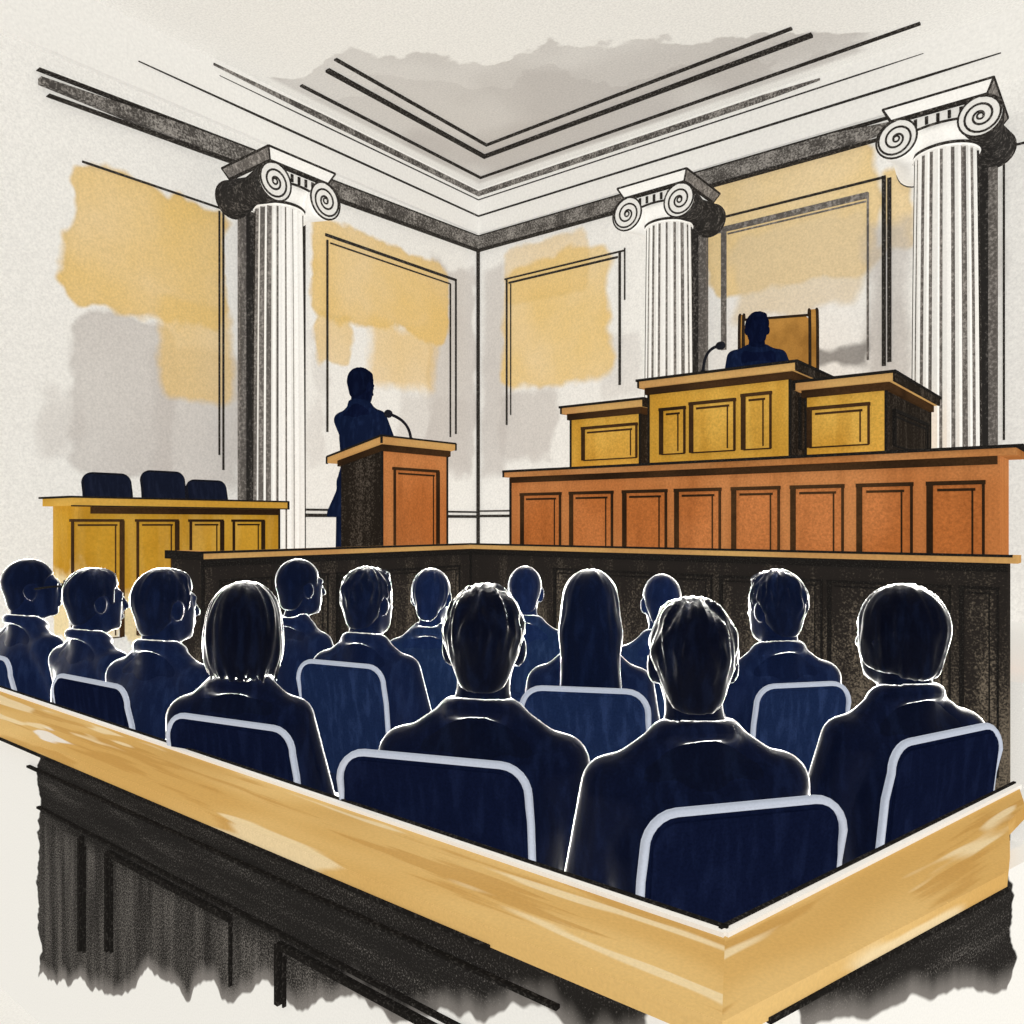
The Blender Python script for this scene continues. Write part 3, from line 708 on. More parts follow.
# ------------------------------------------------------------------ figures: signed-distance bodies meshed with surface nets
class Field:
    def __init__(s, lo, hi, res):
        s.lo = np.array(lo, float); s.res = res
        s.n = np.ceil((np.array(hi)-s.lo)/res).astype(int)+1
        s.ax = [s.lo[i]+res*np.arange(s.n[i]) for i in range(3)]
        s.D = np.full(s.n, 1.0, np.float32)
    def _slice(s, lo, hi):
        sl = []
        for i in range(3):
            a = int(max(0, math.floor((lo[i]-s.lo[i])/s.res))); b = int(min(s.n[i], math.ceil((hi[i]-s.lo[i])/s.res)+1))
            if b <= a: return None
            sl.append(slice(a, b))
        return tuple(sl)
    def _pts(s, sl):
        return np.meshgrid(s.ax[0][sl[0]], s.ax[1][sl[1]], s.ax[2][sl[2]], indexing='ij', sparse=False)
    def _blend(s, sl, d, k, op):
        D = s.D[sl]
        if op == 'add':
            if k > 0:
                h = np.clip(.5+.5*(D-d)/k, 0, 1); s.D[sl] = D*(1-h)+d*h-k*h*(1-h)
            else: s.D[sl] = np.minimum(D, d)
        else:
            if k > 0:
                h = np.clip(.5-.5*(D+d)/k, 0, 1); s.D[sl] = D*(1-h)-d*h+k*h*(1-h)
            else: s.D[sl] = np.maximum(D, -d)
    def cone(s, a, b, r1, r2, k=.02, op='add'):
        a = np.array(a, float); b = np.array(b, float); r = max(r1, r2)+max(k, .0)*1.2+3*s.res
        sl = s._slice(np.minimum(a, b)-r, np.maximum(a, b)+r)
        if sl is None: return
        X, Y, Z = s._pts(sl); ba = b-a; L = max(float(ba@ba), 1e-9)
        px, py, pz = X-a[0], Y-a[1], Z-a[2]
        h = np.clip((px*ba[0]+py*ba[1]+pz*ba[2])/L, 0, 1)
        d = np.sqrt((px-ba[0]*h)**2+(py-ba[1]*h)**2+(pz-ba[2]*h)**2)-(r1+(r2-r1)*h)
        s._blend(sl, d, k, op)
    def ell(s, c, r, k=.02, op='add', rot=None):
        """rot: 3x3 matrix local->field"""
        c = np.array(c, float); r = np.array(r, float); m = r.max()+k*1.2+3*s.res
        sl = s._slice(c-m, c+m)
        if sl is None: return
        X, Y, Z = s._pts(sl); q = [X-c[0], Y-c[1], Z-c[2]]
        if rot is not None:
            q = [rot[0][i]*q[0]+rot[1][i]*q[1]+rot[2][i]*q[2] for i in range(3)]
        k0 = np.sqrt(sum((q[i]/r[i])**2 for i in range(3))); k1 = np.sqrt(sum((q[i]/r[i]**2)**2 for i in range(3)))
        d = k0*(k0-1)/np.maximum(k1, 1e-6)
        s._blend(sl, d, k, op)
    def box(s, c, hf, rr=.02, k=.01, op='add', rot=None):
        c = np.array(c, float); hf = np.array(hf, float); m = np.linalg.norm(hf)+k*1.2+3*s.res
        sl = s._slice(c-m, c+m)
        if sl is None: return
        X, Y, Z = s._pts(sl); q = [X-c[0], Y-c[1], Z-c[2]]
        if rot is not None:
            q = [rot[0][i]*q[0]+rot[1][i]*q[1]+rot[2][i]*q[2] for i in range(3)]
        e = [np.abs(q[i])-(hf[i]-rr) for i in range(3)]
        d = np.sqrt(sum(np.maximum(e[i], 0)**2 for i in range(3)))+np.minimum(np.maximum(np.maximum(e[0], e[1]), e[2]), 0)-rr
        s._blend(sl, d, k, op)
    def plane(s, p, n):
        """keep the side opposite to n"""
        p = np.array(p, float); n = np.array(n, float); n /= np.linalg.norm(n)
        d = ((s.ax[0]-p[0])*n[0])[:, None, None]+((s.ax[1]-p[1])*n[1])[None, :, None]+((s.ax[2]-p[2])*n[2])[None, None, :]
        s.D = np.maximum(s.D, d.astype(np.float32))
    def mesh(s, name):
        D = s.D; I = D < 0; n = D.shape
        c = [(i, j, k) for i in (0, 1) for j in (0, 1) for k in (0, 1)]
        cnt = sum(I[i:n[0]-1+i, j:n[1]-1+j, k:n[2]-1+k].astype(np.int8) for i, j, k in c)
        cells = np.argwhere((cnt > 0) & (cnt < 8)); m = len(cells)
        idx = np.full((n[0]-1, n[1]-1, n[2]-1), -1, np.int32); idx[tuple(cells.T)] = np.arange(m)
        acc = np.zeros((m, 3)); w = np.zeros(m)
        V = [D[cells[:, 0]+i, cells[:, 1]+j, cells[:, 2]+k] for i, j, k in c]
        for p in range(8):
            for q in range(p+1, 8):
                if sum(abs(c[p][t]-c[q][t]) for t in range(3)) != 1: continue
                a, b = V[p], V[q]; cr = (a < 0) != (b < 0)
                tt = np.where(cr, a/np.where(cr, a-b, 1), 0)
                P = np.array(c[p])[None]+tt[:, None]*(np.array(c[q])-np.array(c[p]))[None]
                acc[cr] += P[cr]; w[cr] += 1
        verts = s.lo+s.res*(cells+acc/w[:, None])
        faces = []
        for ax in range(3):
            o1, o2 = [(1, 2), (2, 0), (0, 1)][ax]
            sl0 = [slice(None)]*3; sl1 = [slice(None)]*3
            sl0[ax] = slice(0, n[ax]-1); sl1[ax] = slice(1, n[ax])
            for o in (o1, o2): sl0[o] = slice(1, n[o]-1); sl1[o] = slice(1, n[o]-1)
            A = I[tuple(sl0)]; B = I[tuple(sl1)]
            for flip in (0, 1):
                e = np.argwhere(A & ~B) if flip == 0 else np.argwhere(~A & B)
                if len(e) == 0: continue
                for o in (o1, o2): e[:, o] += 1
                d1 = np.zeros(3, int); d1[o1] = 1; d2 = np.zeros(3, int); d2[o2] = 1
                q = [e-d1-d2, e-d2, e, e-d1]
                q = np.stack([idx[tuple(t.T)] for t in q], 1)
                faces.append(q if flip == 0 else q[:, ::-1])
        F = np.concatenate(faces)
        me = bpy.data.meshes.new(name)
        me.vertices.add(m); me.vertices.foreach_set('co', verts.astype(np.float32).ravel())
        me.loops.add(len(F)*4); me.loops.foreach_set('vertex_index', F.astype(np.int32).ravel())
        me.polygons.add(len(F)); me.polygons.foreach_set('loop_start', np.arange(0, len(F)*4, 4, dtype=np.int32))
        me.polygons.foreach_set('use_smooth', np.ones(len(F), bool))
        me.update(calc_edges=True); me.validate()
        return me

SHEEN_ROUGH, SHEEN_GAIN = .185, 17.0
def navy(name, hx, hx2, spec=1.0, gs=200):
    g = G(name, .9, 0)
    st = g.noise(40, 3.0, st=(1, 1, .2))
    c = g.mix(g.ss(st, .45, .7, 0, .6), hexc(hx), hexc(hx2))
    if spec > .2:      # soft cloth fuzz that catches the back light at the edges
        sh = g.nt.nodes.new('ShaderNodeBsdfSheen'); sh.inputs['Roughness'].default_value = SHEEN_ROUGH
        sh.inputs['Color'].default_value = (SHEEN_GAIN, SHEEN_GAIN*.98, SHEEN_GAIN*.93, 1)
        ad = g.nt.nodes.new('ShaderNodeAddShader'); g.nt.links.new(g.b.outputs[0], ad.inputs[0]); g.nt.links.new(sh.outputs[0], ad.inputs[1])
        g.nt.links.new(ad.outputs[0], g.nt.nodes['Material Output'].inputs['Surface'])
    return g.out(g.grain(c, gs, .25))
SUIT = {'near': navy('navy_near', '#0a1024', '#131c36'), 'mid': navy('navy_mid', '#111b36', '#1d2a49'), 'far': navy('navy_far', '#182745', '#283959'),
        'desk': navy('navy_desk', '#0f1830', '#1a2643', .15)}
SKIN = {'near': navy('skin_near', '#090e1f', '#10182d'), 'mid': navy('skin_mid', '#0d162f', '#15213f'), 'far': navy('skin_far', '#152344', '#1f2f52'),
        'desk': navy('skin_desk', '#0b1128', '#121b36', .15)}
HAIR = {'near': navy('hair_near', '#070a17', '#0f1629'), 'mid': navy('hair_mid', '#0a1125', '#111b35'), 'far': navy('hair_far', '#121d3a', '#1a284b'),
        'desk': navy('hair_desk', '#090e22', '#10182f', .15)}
COLLAR = paper_mat('white_collar', 200, .05)
SPEC = ink_mat('spectacle_frame', 200)

def rotm(yaw, pitch=0, roll=0):
    return np.array(Euler((pitch, roll, yaw), 'XYZ').to_matrix())

def figure(name, label, root, ang, ht, s=1.0, head=0.0, pitch=0.0, roll=0.0, hair='short', tone='mid', pose='sit', lean=0.0,
           hands=None, build=1.0, glasses=False, group=None, female=False, res=.0095, floor=0.0, collar=True, drop=0.0):
    """root: (x,y) on the floor; ang: facing, degrees right of the view axis; ht: height of the crown above the floor.
    head: extra head turn to the right. Local frame: faces +Y."""
    rz = YAW-R(ang)
    HT = (ht-(.015*s if hair in ('short', 'tousled', 'bob', 'sidepart', 'long') else .006*s))/s
    hip = HT-.87                       # seat level (sitting) or crotch level (standing)
    ln = math.sin(lean)
    def T(x, y, z):                    # torso point above the seat, leaning forward about the hips
        return (x*build, y+z*ln, hip+z)
    sw = (.128 if not female else .110)
    neckb = np.array(T(0, -.01, .575)); hc = np.array(T(0, .015, .758))+np.array((0, .35*pitch*-.12, 0))
    Rm = rotm(-R(head), -pitch, roll)
    def Hp(x, y, z): return hc+Rm@np.array((x, y, z))
    hw = hands or [(-.13, .34, hip+.17), (.13, .34, hip+.17)]
    if pose == 'sit':
        knees = [(sx*.105, .43, hip+.075) for sx in (-1, 1)]; ankles = [(sx*.11, .40, .09) for sx in (-1, 1)]
    else:
        knees = [(-.135, .02, hip*.53), (.095, .02, hip*.53)]; ankles = [(-.175, -.02, .09), (.10, -.02, .09)]
    hips = [(sx*.085, 0, hip+.07) for sx in (-1, 1)]
    shz = .515-drop
    sh = [T(sx*(sw+.03), -.01, shz) for sx in (-1, 1)]
    elb = []
    for sx, h_ in zip((-1, 1), hw):
        p, q = np.array(sh[0 if sx < 0 else 1]), np.array(h_)
        mid = (p+q)/2; dist = np.linalg.norm(q-p); out = math.sqrt(max(.0, .29**2-(dist/2)**2)) if dist < .58 else 0
        dirv = np.array((sx*.32, -.25, -1.0)); ax_ = (q-p)/dist; dirv = dirv-ax_*(dirv@ax_); dirv /= np.linalg.norm(dirv)
        elb.append(mid+dirv*out)
    lo = (-.42, -.32, -.02); hi = (.42, .78, HT+.05)
    # ---- body
    f = Field(lo, hi, res)
    f.ell(T(0, 0, .10), (.165*build, .12, .12), .03)
    f.ell(T(0, .0, .26), (.135*build, .095, .14), .05)
    f.ell(T(0, .005, .42), (.155*build, .105, .16), .06)
    f.cone(T(-sw*.8, -.01, shz-.005), T(sw*.8, -.01, shz-.005), .055, .055, .05)
    f.cone(neckb-np.array((0, 0, .05)), Hp(0, -.025, -.05), .062 if not female else .048, .054 if not female else .043, .03)
    for sx in (-1, 1):
        f.cone(np.array(T(sx*.035, -.015, .60)), np.array(T(sx*.11, -.012, .545-drop*.6)), .035, .04, .04)
    for i, sx in enumerate((-1, 1)):
        f.cone(sh[i], elb[i], .052, .041, .03); f.cone(elb[i], hw[i], .041, .028, .02)
        d = np.array(hw[i])-elb[i]; d /= np.linalg.norm(d); fw = np.array((d[0]*.5-sx*.15, d[1]+.2, -.22)); fw /= np.linalg.norm(fw)
        side = np.cross(fw, (0, 0, 1)); side /= np.linalg.norm(side); w0 = np.array(hw[i]); pc_ = w0+fw*.055
        f.cone(w0, pc_+fw*.02, .027, .026, .012); f.cone(pc_-side*.018, pc_+side*.018, .02, .02, .012)
        for j, (o_, l_) in enumerate(((-.032, .07), (-.011, .085), (.011, .08), (.032, .062))):
            k0 = pc_+fw*.03+side*o_; k1 = k0+fw*l_*.5+np.array((0, 0, -.006)); k2 = k1+fw*l_*.4+np.array((0, 0, -.022))
            f.cone(k0, k1, .0105, .0095, .004); f.cone(k1, k2, .0095, .0085, .003)
        th = w0+fw*.03-side*sx*.026*(1 if side[0] > 0 else -1); th2 = th+fw*.05-side*sx*.02*(1 if side[0] > 0 else -1)
        f.cone(th, th2, .013, .010, .008)
        f.cone(hips[i], knees[i], .085, .06, .03); f.cone(knees[i], ankles[i], .056, .036, .02)
        an = np.array(ankles[i]); f.cone(an+np.array((0, -.03, -.045)), an+np.array((sx*.02, .15, -.055)), .04, .032, .02)
    # head
    f.ell(Hp(0, -.012, .02), (.073, .093, .092), .015, rot=Rm)
    f.ell(Hp(0, .028, -.035), (.060, .068, .082), .03, rot=Rm)
    f.ell(Hp(0, .045, -.085), (.042, .042, .034), .025, rot=Rm)
    f.ell(Hp(0, .078, -.103), (.02, .017, .016), .015, rot=Rm)
    f.cone(Hp(-.032, .08, .022), Hp(.032, .08, .022), .012, .012, .015)
    f.cone(Hp(0, .088, .016), Hp(0, .117, -.032), .011, .0125, .014); f.ell(Hp(0, .1, -.04), (.018, .012, .009), .008, rot=Rm)
    for sx in (-1, 1):
        f.ell(Hp(sx*.032, .098, .0), (.015, .012, .011), .01, 'sub', rot=Rm)
        f.ell(Hp(sx*.031, .082, .0), (.012, .010, .009), .004, rot=Rm)
        f.ell(Hp(sx*.074, -.008, -.015), (.011, .020, .033), .012, rot=Rm); f.ell(Hp(sx*.081, -.014, -.008), (.008, .021, .026), .012, rot=Rm)
    f.ell(Hp(0, .096, -.060), (.022, .011, .007), .006, rot=Rm); f.ell(Hp(0, .094, -.073), (.02, .012, .008), .006, rot=Rm)
    def place(me, mat_, nm, par=None):
        me.transform(Matrix.Scale(s, 4)); me.materials.append(mat_)
        o = bpy.data.objects.new(nm, me); C.objects.link(o)
        if par is None:
            o.location = (root[0], root[1], floor); o.rotation_euler = (0, 0, rz)
        else: o.parent = par
        return o
    body = place(f.mesh('person'), SKIN[tone], 'person')
    tag(body, label, 'person', group)
    # ---- jacket
    f = Field((-.42, -.32, hip-.2), (.42, .6, hip+.72), res)
    f.ell(T(0, 0, .10), (.182*build, .14, .15), .03)
    f.ell(T(0, -.0, .26), (.16*build, .122, .15), .05)
    f.ell(T(0, .0, .40), (.175*build, .125, .16), .06)
    f.cone(T(-sw, -.012, shz), T(sw, -.012, shz), .06, .06, .04)
    for sx in (-1, 1):
        f.cone(np.array(T(sx*.038, -.015, .617)), np.array(T(sx*(sw+.012), -.012, .535-drop)), .037, .042, .02)
    for i, sx in enumerate((-1, 1)):
        f.cone(np.array(sh[i])+np.array((0, 0, .004)), elb[i], .060, .056, .012); w1 = elb[i]+(np.array(hw[i])-elb[i])*.92
        f.cone(elb[i], w1, .056, .043, .02)
    if pose == 'stand':
        f.cone(T(-.06, 0, .0), T(-.13, -.02, -.16), .12, .125, .05); f.cone(T(.06, 0, .0), T(.075, -.01, -.16), .12, .135, .05)
    # collar ring standing against the neck
    ring = []
    for j in range(17):
        a_ = 2*PI*j/16
        ring.append(np.array(T(.066*math.sin(a_)/build, -.012-.064*math.cos(a_), (.628 if not female else .606)+.012*math.cos(a_)-.02*(1-math.cos(a_))*.5)))
    for p, q in zip(ring, ring[1:]): f.cone(p, q, .010, .010, .03)
    f.cone(neckb+np.array((0, -.004, .06)), neckb+np.array((0, .0, .13)), .05 if not female else .044, .06, .004, 'sub')
    if pose == 'sit': f.plane((0, 0, hip+.015), (0, 0, -1))
    else: f.plane((0, 0, hip-.17), (0, 0, -1))
    jk = place(f.mesh('jacket'), SUIT[tone], 'jacket', body)
    # ---- trousers
    f = Field((-.3, -.25, 0), (.3, .62, hip+.2), .012)
    f.ell((0, 0, hip+.08), (.178*build, .13, .10), .03)
    for i in range(2):
        f.cone(hips[i], knees[i], .097, .073, .03); an = np.array(ankles[i]); f.cone(knees[i], an+np.array((0, 0, .02)), .07, .055, .02)
    place(f.mesh('trousers'), SUIT[tone], 'trousers', body)
    # ---- shirt collar
    if collar:
        f = Field(neckb-np.array((.14, .14, .06)), neckb+np.array((.14, .16, .12)), .007)
        rr = .062 if not female else .052
        ring = [np.array((neckb[0]+rr*math.sin(2*PI*j/16), neckb[1]-.004-rr*math.cos(2*PI*j/16), neckb[2]+.066+.014*math.cos(2*PI*j/16))) for j in range(17)]
        for p, q in zip(ring, ring[1:]): f.cone(p, q, .006, .006, .004)
        place(f.mesh('shirt_collar'), COLLAR, 'shirt_collar', body)
    # ---- hair
    if hair:
        m = .30
        f = Field(hc-np.array((.2, .24, .45 if hair == 'long' else .2)), hc+np.array((.2, .2, .17)), .0075)
        if hair in ('short', 'crop', 'tousled'):
            gsz = {'short': .010, 'crop': .005, 'tousled': .011}[hair]
            f.ell(Hp(0, -.016, .026), (.074+gsz, .094+gsz, .092+gsz), .0, rot=Rm)
            f.ell(Hp(0, -.052, -.045), (.055+gsz*.2, .043+gsz*.2, .06), .02, rot=Rm)
            if hair != 'crop': f.ell(Hp(0, .034, .088), (.056, .034, .026), .02, rot=Rm)
            f.box(Hp(0, .125, -.06), (.12, .078, .115), .03, .008, 'sub', rot=Rm)
            for sx in (-1, 1): f.ell(Hp(sx*.088, .002, -.030), (.030, .038, .056), .006, 'sub', rot=Rm)
            f.box(Hp(0, -.03, -.16), (.15, .15, .065), .01, .008, 'sub', rot=Rm)
        elif hair in ('bob', 'bobside'):
            f.ell(Hp(0, -.02, .022), (.094, .108, .102), .0, rot=Rm)
            f.ell(Hp(0, -.025, -.055), (.102, .096, .10), .04, rot=Rm)
            f.box(Hp(0, .125, -.075), (.062, .075, .12), .03, .012, 'sub', rot=Rm)
            f.box(Hp(0, 0, -.21), (.2, .2, .092), .01, .008, 'sub', rot=Rm)
            if False: f.box(Hp(-.06, .13, -.10), (.075, .085, .12), .03, .012, 'sub', rot=Rm)
        elif hair == 'sidepart':
            f.ell(Hp(0, -.018, .024), (.091, .108, .102), .0, rot=Rm); f.ell(Hp(0, -.05, -.05), (.064, .056, .07), .03, rot=Rm)
            for sx in (-1, 1): f.ell(Hp(sx*.062, .0, -.03), (.026, .055, .055), .02, rot=Rm)
            f.box(Hp(0, .130, -.065), (.062, .075, .12), .03, .02, 'sub', rot=Rm)
            f.box(Hp(0, .02, -.205), (.15, .2, .105), .03, .03, 'sub', rot=Rm)
        elif hair == 'long':
            f.ell(Hp(0, -.02, .024), (.088, .106, .100), .0, rot=Rm)
            f.ell(Hp(0, -.04, -.06), (.094, .085, .10), .04, rot=Rm)
            f.cone(Hp(-.035, -.075, -.08), Hp(-.055, -.105, -.30), .055, .040, .04); f.cone(Hp(.035, -.075, -.08), Hp(.055, -.105, -.30), .055, .040, .04); f.cone(Hp(0, -.08, -.08), Hp(0, -.115, -.36), .05, .035, .04)
            f.box(Hp(0, .125, -.075), (.062, .075, .12), .03, .012, 'sub', rot=Rm)
        elif hair == 'bun':
            f.ell(Hp(0, -.016, .024), (.082, .102, .098), .0, rot=Rm); f.ell(Hp(0, -.075, -.06), (.045, .035, .04), .03, rot=Rm)
            f.box(Hp(0, .125, -.06), (.12, .075, .115), .03, .008, 'sub', rot=Rm); f.box(Hp(0, -.03, -.17), (.15, .15, .07), .01, .008, 'sub', rot=Rm)
        me = f.mesh('hair')
        amp = {'tousled': .011, 'short': .006, 'crop': .002, 'bob': .005, 'bobside': .005, 'sidepart': .005, 'long': .004, 'bun': .003}[hair]
        sd_ = Vector((root[0]*13.7, root[1]*7.3, 0))
        hv = Vector(hc)
        for v in me.vertices:
            d = v.co-hv; az = math.atan2(d.x, d.y)
            k = mnoise.noise(Vector((az*7, d.z*(10 if hair != 'tousled' else 22), 0))+sd_)
            v.co += v.normal*(amp*k*min(1, max(.12, (d.z+.05)/.07) if hair in ('short', 'tousled', 'crop') else 1))
            if hair == 'bob' and d.z < -.085: v.co.z -= .045*max(0, mnoise.noise(Vector((az*15, 3, 0))+sd_))*min(1, (-.085-d.z)/.03)
        place(me, HAIR[tone], 'hair', body)
    if glasses:
        bm = bmesh.new()
        for sx in (-1, 1):
            cpt = [Hp(sx*.034+.026*math.cos(2*PI*j/16), .118, .004+.02*math.sin(2*PI*j/16)) for j in range(17)]
            tube(bm, cpt, .0045, 6); tube(bm, [Hp(sx*.06, .117, .008), Hp(sx*.078, .06, .008), Hp(sx*.082, -.01, .0)], .0045, 6)
        tube(bm, [Hp(-.01, .120, .008), Hp(.01, .120, .008)], .0045, 6)
        bm.transform(Matrix.Scale(s, 4)); o = obj('eyeglasses', bm, SPEC, body, True)
    return body

def at(px, d): p = atd(px, HZ, d); return (p.x, p.y)
def crown(py, d): return H-(py-HZ)/FPX*d

P = figure
FIG = [  # px, depth, crown row, body angle, head angle, scale, options
    (29, 3.40, 560, 30, 58, 1.02, dict(hair='crop', tone='mid', glasses=True, label='person in profile with eyeglasses and navy suit at far left of audience')),
    (92, 3.05, 568, 30, 42, .98, dict(hair='short', tone='mid', label='person in navy suit facing right, second from left, right of person with eyeglasses')),
    (163, 2.85, 568, 22, 33, 1.07, dict(hair='short', tone='mid', label='broad-shouldered person in navy jacket in front of the dark bar end, third from left')),
    (242, 2.27, 580, 6, -14, 1.06, dict(hair='bob', tone='near', female=True, collar=False, label='person with chin-length bob hair seen from behind at left')),
    (298, 3.40, 560, 35, 42, .98, dict(hair='crop', tone='mid', female=True, collar=False, label='slim person facing right in the back row, between bob-haired person and middle row')),
    (367, 2.90, 567, 22, 30, 1.0, dict(hair='tousled', tone='mid', label='person with short hair in middle row, facing right, left of slim back-row person')),
    (431, 3.45, 569, 10, 10, 1.0, dict(hair='bun', tone='far', female=True, collar=False, label='slender person in pale navy with neat hair in back row, left of centre')),
    (483, 1.92, 585, 12, 3, 1.12, dict(build=1.07, hair='tousled', tone='near', collar=False, label='large person in dark suit with tousled hair, front row centre left')),
    (525, 3.80, 567, 5, 5, 1.0, dict(hair='crop', tone='far', collar=False, label='small back-row person just behind the large centre-left person')),
    (590, 2.48, 568, 8, 5, .98, dict(hair='long', tone='mid', female=True, collar=False, label='person with long straight hair seen from behind in the middle')),
    (662, 3.40, 575, 0, 0, 1.0, dict(hair='crop', tone='far', collar=False, label='small back-row person half hidden behind the front person at centre right')),
    (694, 1.65, 598, -5, 4, 1.03, dict(build=1.07, hair='tousled', tone='near', collar=False, label='large person in dark suit nearest the rail corner, seen from behind')),
    (777, 2.70, 570, -8, -25, 1.0, dict(hair='tousled', tone='mid', label='person with swept hair facing left in middle row at right')),
    (902, 2.04, 583, -14, -23, 1.06, dict(hair='sidepart', tone='near', collar=False, label='person with smooth side-parted hair at far right, facing left')),
]
figs = []
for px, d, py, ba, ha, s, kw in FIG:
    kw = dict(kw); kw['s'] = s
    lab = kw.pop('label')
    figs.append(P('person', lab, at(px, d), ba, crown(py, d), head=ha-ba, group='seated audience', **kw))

# speaker stands behind the lectern
sp = at(361, 5.85)
zt = crown(368, 5.85)-DAIS
P('person', 'standing person in navy suit speaking at the lectern', sp, 20, zt, zt/1.80, head=10, build=.92, hair='short', tone='desk', pose='stand', floor=DAIS,
  hands=[(-.16, .36, .98), (.16, .36, .98)], collar=False, pitch=.12)
# the judge behind the tall desk faces the room
zt = crown(312, 5.93)-ZPL
P('person', 'judge in navy robe sitting at the tall desk, facing the room', (pj.x, pj.y), 185, zt, 1.0, head=0, drop=-.03, hair='short', tone='desk', floor=ZPL,
  hands=[(-.2, .40, zt-.87+.25), (.2, .40, zt-.87+.25)], collar=False)

# ------------------------------------------------------------------ chairs
FRAMEM = paper_mat('pale_chair_frame', 220, .07, hexc('#b4bbc9'))
DARKFR = ink_mat('dark_chair_frame', 120, '#14161f', .1)
PADS = {k: navy('chair_pad_'+k, a, b, .0) for k, a, b in (('near', '#0c1228', '#141c36'), ('mid', '#182543', '#2a3a5e'), ('dark', '#161b2b', '#22283c'))}
def make_pad(w, h, th, rc):
    """rounded-top pad, local XZ, thickness along Y"""
    bm = bmesh.new(); pts = []
    for cx, cz, a0 in ((w/2-rc, h-rc, 0), (-w/2+rc, h-rc, 90), (-w/2+rc*.5, rc*.5, 180), (w/2-rc*.5, rc*.5, 270)):
        r_ = rc if cz > h/2 else rc*.5
        for j in range(7):
            a_ = R(a0+90*j/6); pts.append((cx+r_*math.cos(a_), -th/2, cz+r_*math.sin(a_)))
    prism(bm, pts, (0, th, 0)); bmesh.ops.recalc_face_normals(bm, faces=bm.faces[:])
    bmesh.ops.bevel(bm, geom=[e for e in bm.edges if abs(e.verts[0].co.y-e.verts[1].co.y) < 1e-6], offset=.008, segments=2, affect='EDGES')
    return bm
def chair(label, px, d, ang, ytop, pad='near', w=.40, backh=.36, group='audience chairs', floor=0.0, name='stacking_chair', zt=None, pos=None, rt=.0085, seat=None, fm=None, rcp=.055):
    """px, d: centre of the back; ytop: row of its top edge"""
    rz = YAW-R(ang); fw = Vector((-math.sin(rz), math.cos(rz), 0))
    p = Vector((*(pos or at(px, d)), 0)); loc = p+fw*.22; loc.z = floor
    zt = (zt if zt is not None else crown(ytop, d))-floor
    t = thing(name, label, 'chair', loc, rz, group)
    rk = .05     # rake of the back
    sz = seat if seat else zt-.46
    fm = fm or FRAMEM
    bm = make_pad(w-.012, backh+.02, .03, rcp)
    for v in bm.verts:
        v.co.z += zt-backh-.026; v.co.y += -.22-rk*(v.co.z-zt)/.4*-1*-1
    obj('backrest', bm, PADS[pad], t, True)
    # tubular frame round the back, continuing down as the rear legs
    def yb(z): return -.22-rk*(z-zt)/.4*-1*-1 if z > sz else -.22-rk*(sz-zt)/.4*-1*-1
    bm = bmesh.new(); rc = .06; pts = []
    zlow = sz-.02
    pts += [(-w/2, yb(zlow), zlow), (-w/2, yb(zt-rc*2), zt-rc*2)]
    for j in range(7): a_ = R(180-90*j/6); pts.append((-w/2+rc+rc*math.cos(a_), yb(zt), zt-rc+rc*math.sin(a_)))
    for j in range(7): a_ = R(90-90*j/6); pts.append((w/2-rc+rc*math.cos(a_), yb(zt), zt-rc+rc*math.sin(a_)))
    pts += [(w/2, yb(zt-rc*2), zt-rc*2), (w/2, yb(zlow), zlow)]
    tube(bm, pts, rt, 10); obj('back_frame', bm, fm, t, True)
    bm = bmesh.new(); bx(bm, (-w/2+.01, -.19, sz-.03), (w/2-.01, .22, sz+.02))
    bmesh.ops.bevel(bm, geom=bm.edges[:], offset=.014, segments=3, affect='EDGES'); obj('seat', bm, PADS[pad], t, True)
    bm = bmesh.new(); tube(bm, [(-w/2, yb(zlow), sz-.04), (-w/2, .21, sz-.04), (w/2, .21, sz-.04), (w/2, yb(zlow), sz-.04), (-w/2, yb(zlow), sz-.04)], .011, 8); obj('seat_frame', bm, fm, t, True)
    for sx in (-1, 1):
        for fr in (-1, 1):
            bm = bmesh.new(); y0 = .20 if fr > 0 else yb(zlow)
            tube(bm, [(sx*w/2, y0, sz-.03), (sx*(w/2+.005), y0+fr*.03, 0.0)], .0115, 8); obj('leg', bm, fm, t, True)
    return t
def hipz(i): px, d, py, ba, ha, sc, kw = FIG[i]; return crown(py, d)-.87*sc-.038
chair('stacking chair at the left edge of the frame, under the person with eyeglasses', -12, 3.18, 36, 655, 'mid', seat=hipz(0))
chair('navy chair with pale tube frame at left, behind the rail', 89, 2.66, 33, 681, 'near', w=.44, seat=hipz(2))
chair('navy chair with pale frame carrying the bob-haired person', 228, 2.11, 25, 722, 'near', w=.43, seat=hipz(3))
chair('mid-navy chair with pale frame in the middle row at left of centre', 340, 2.70, 25, 664, 'mid', w=.35, seat=hipz(5))
chair('dark chair with pale frame carrying the large person centre left', 431, 1.70, 17, 759, 'near', w=.43, seat=hipz(7))
chair('mid-navy chair with pale frame carrying the long-haired person', 584, 2.28, 11, 690, 'mid', w=.36, seat=hipz(9))
chair('mid-navy chair with pale frame in the middle row at right', 803, 2.51, -12, 685, 'mid', w=.32, seat=hipz(12))
chair('dark chair with pale frame nearest the rail corner', 747, 1.44, -14, 806, 'near', w=.395, seat=hipz(11))
chair('dark chair with pale frame at the right edge of the frame', 948, 1.83, -29, 734, 'near', w=.40, seat=hipz(13))
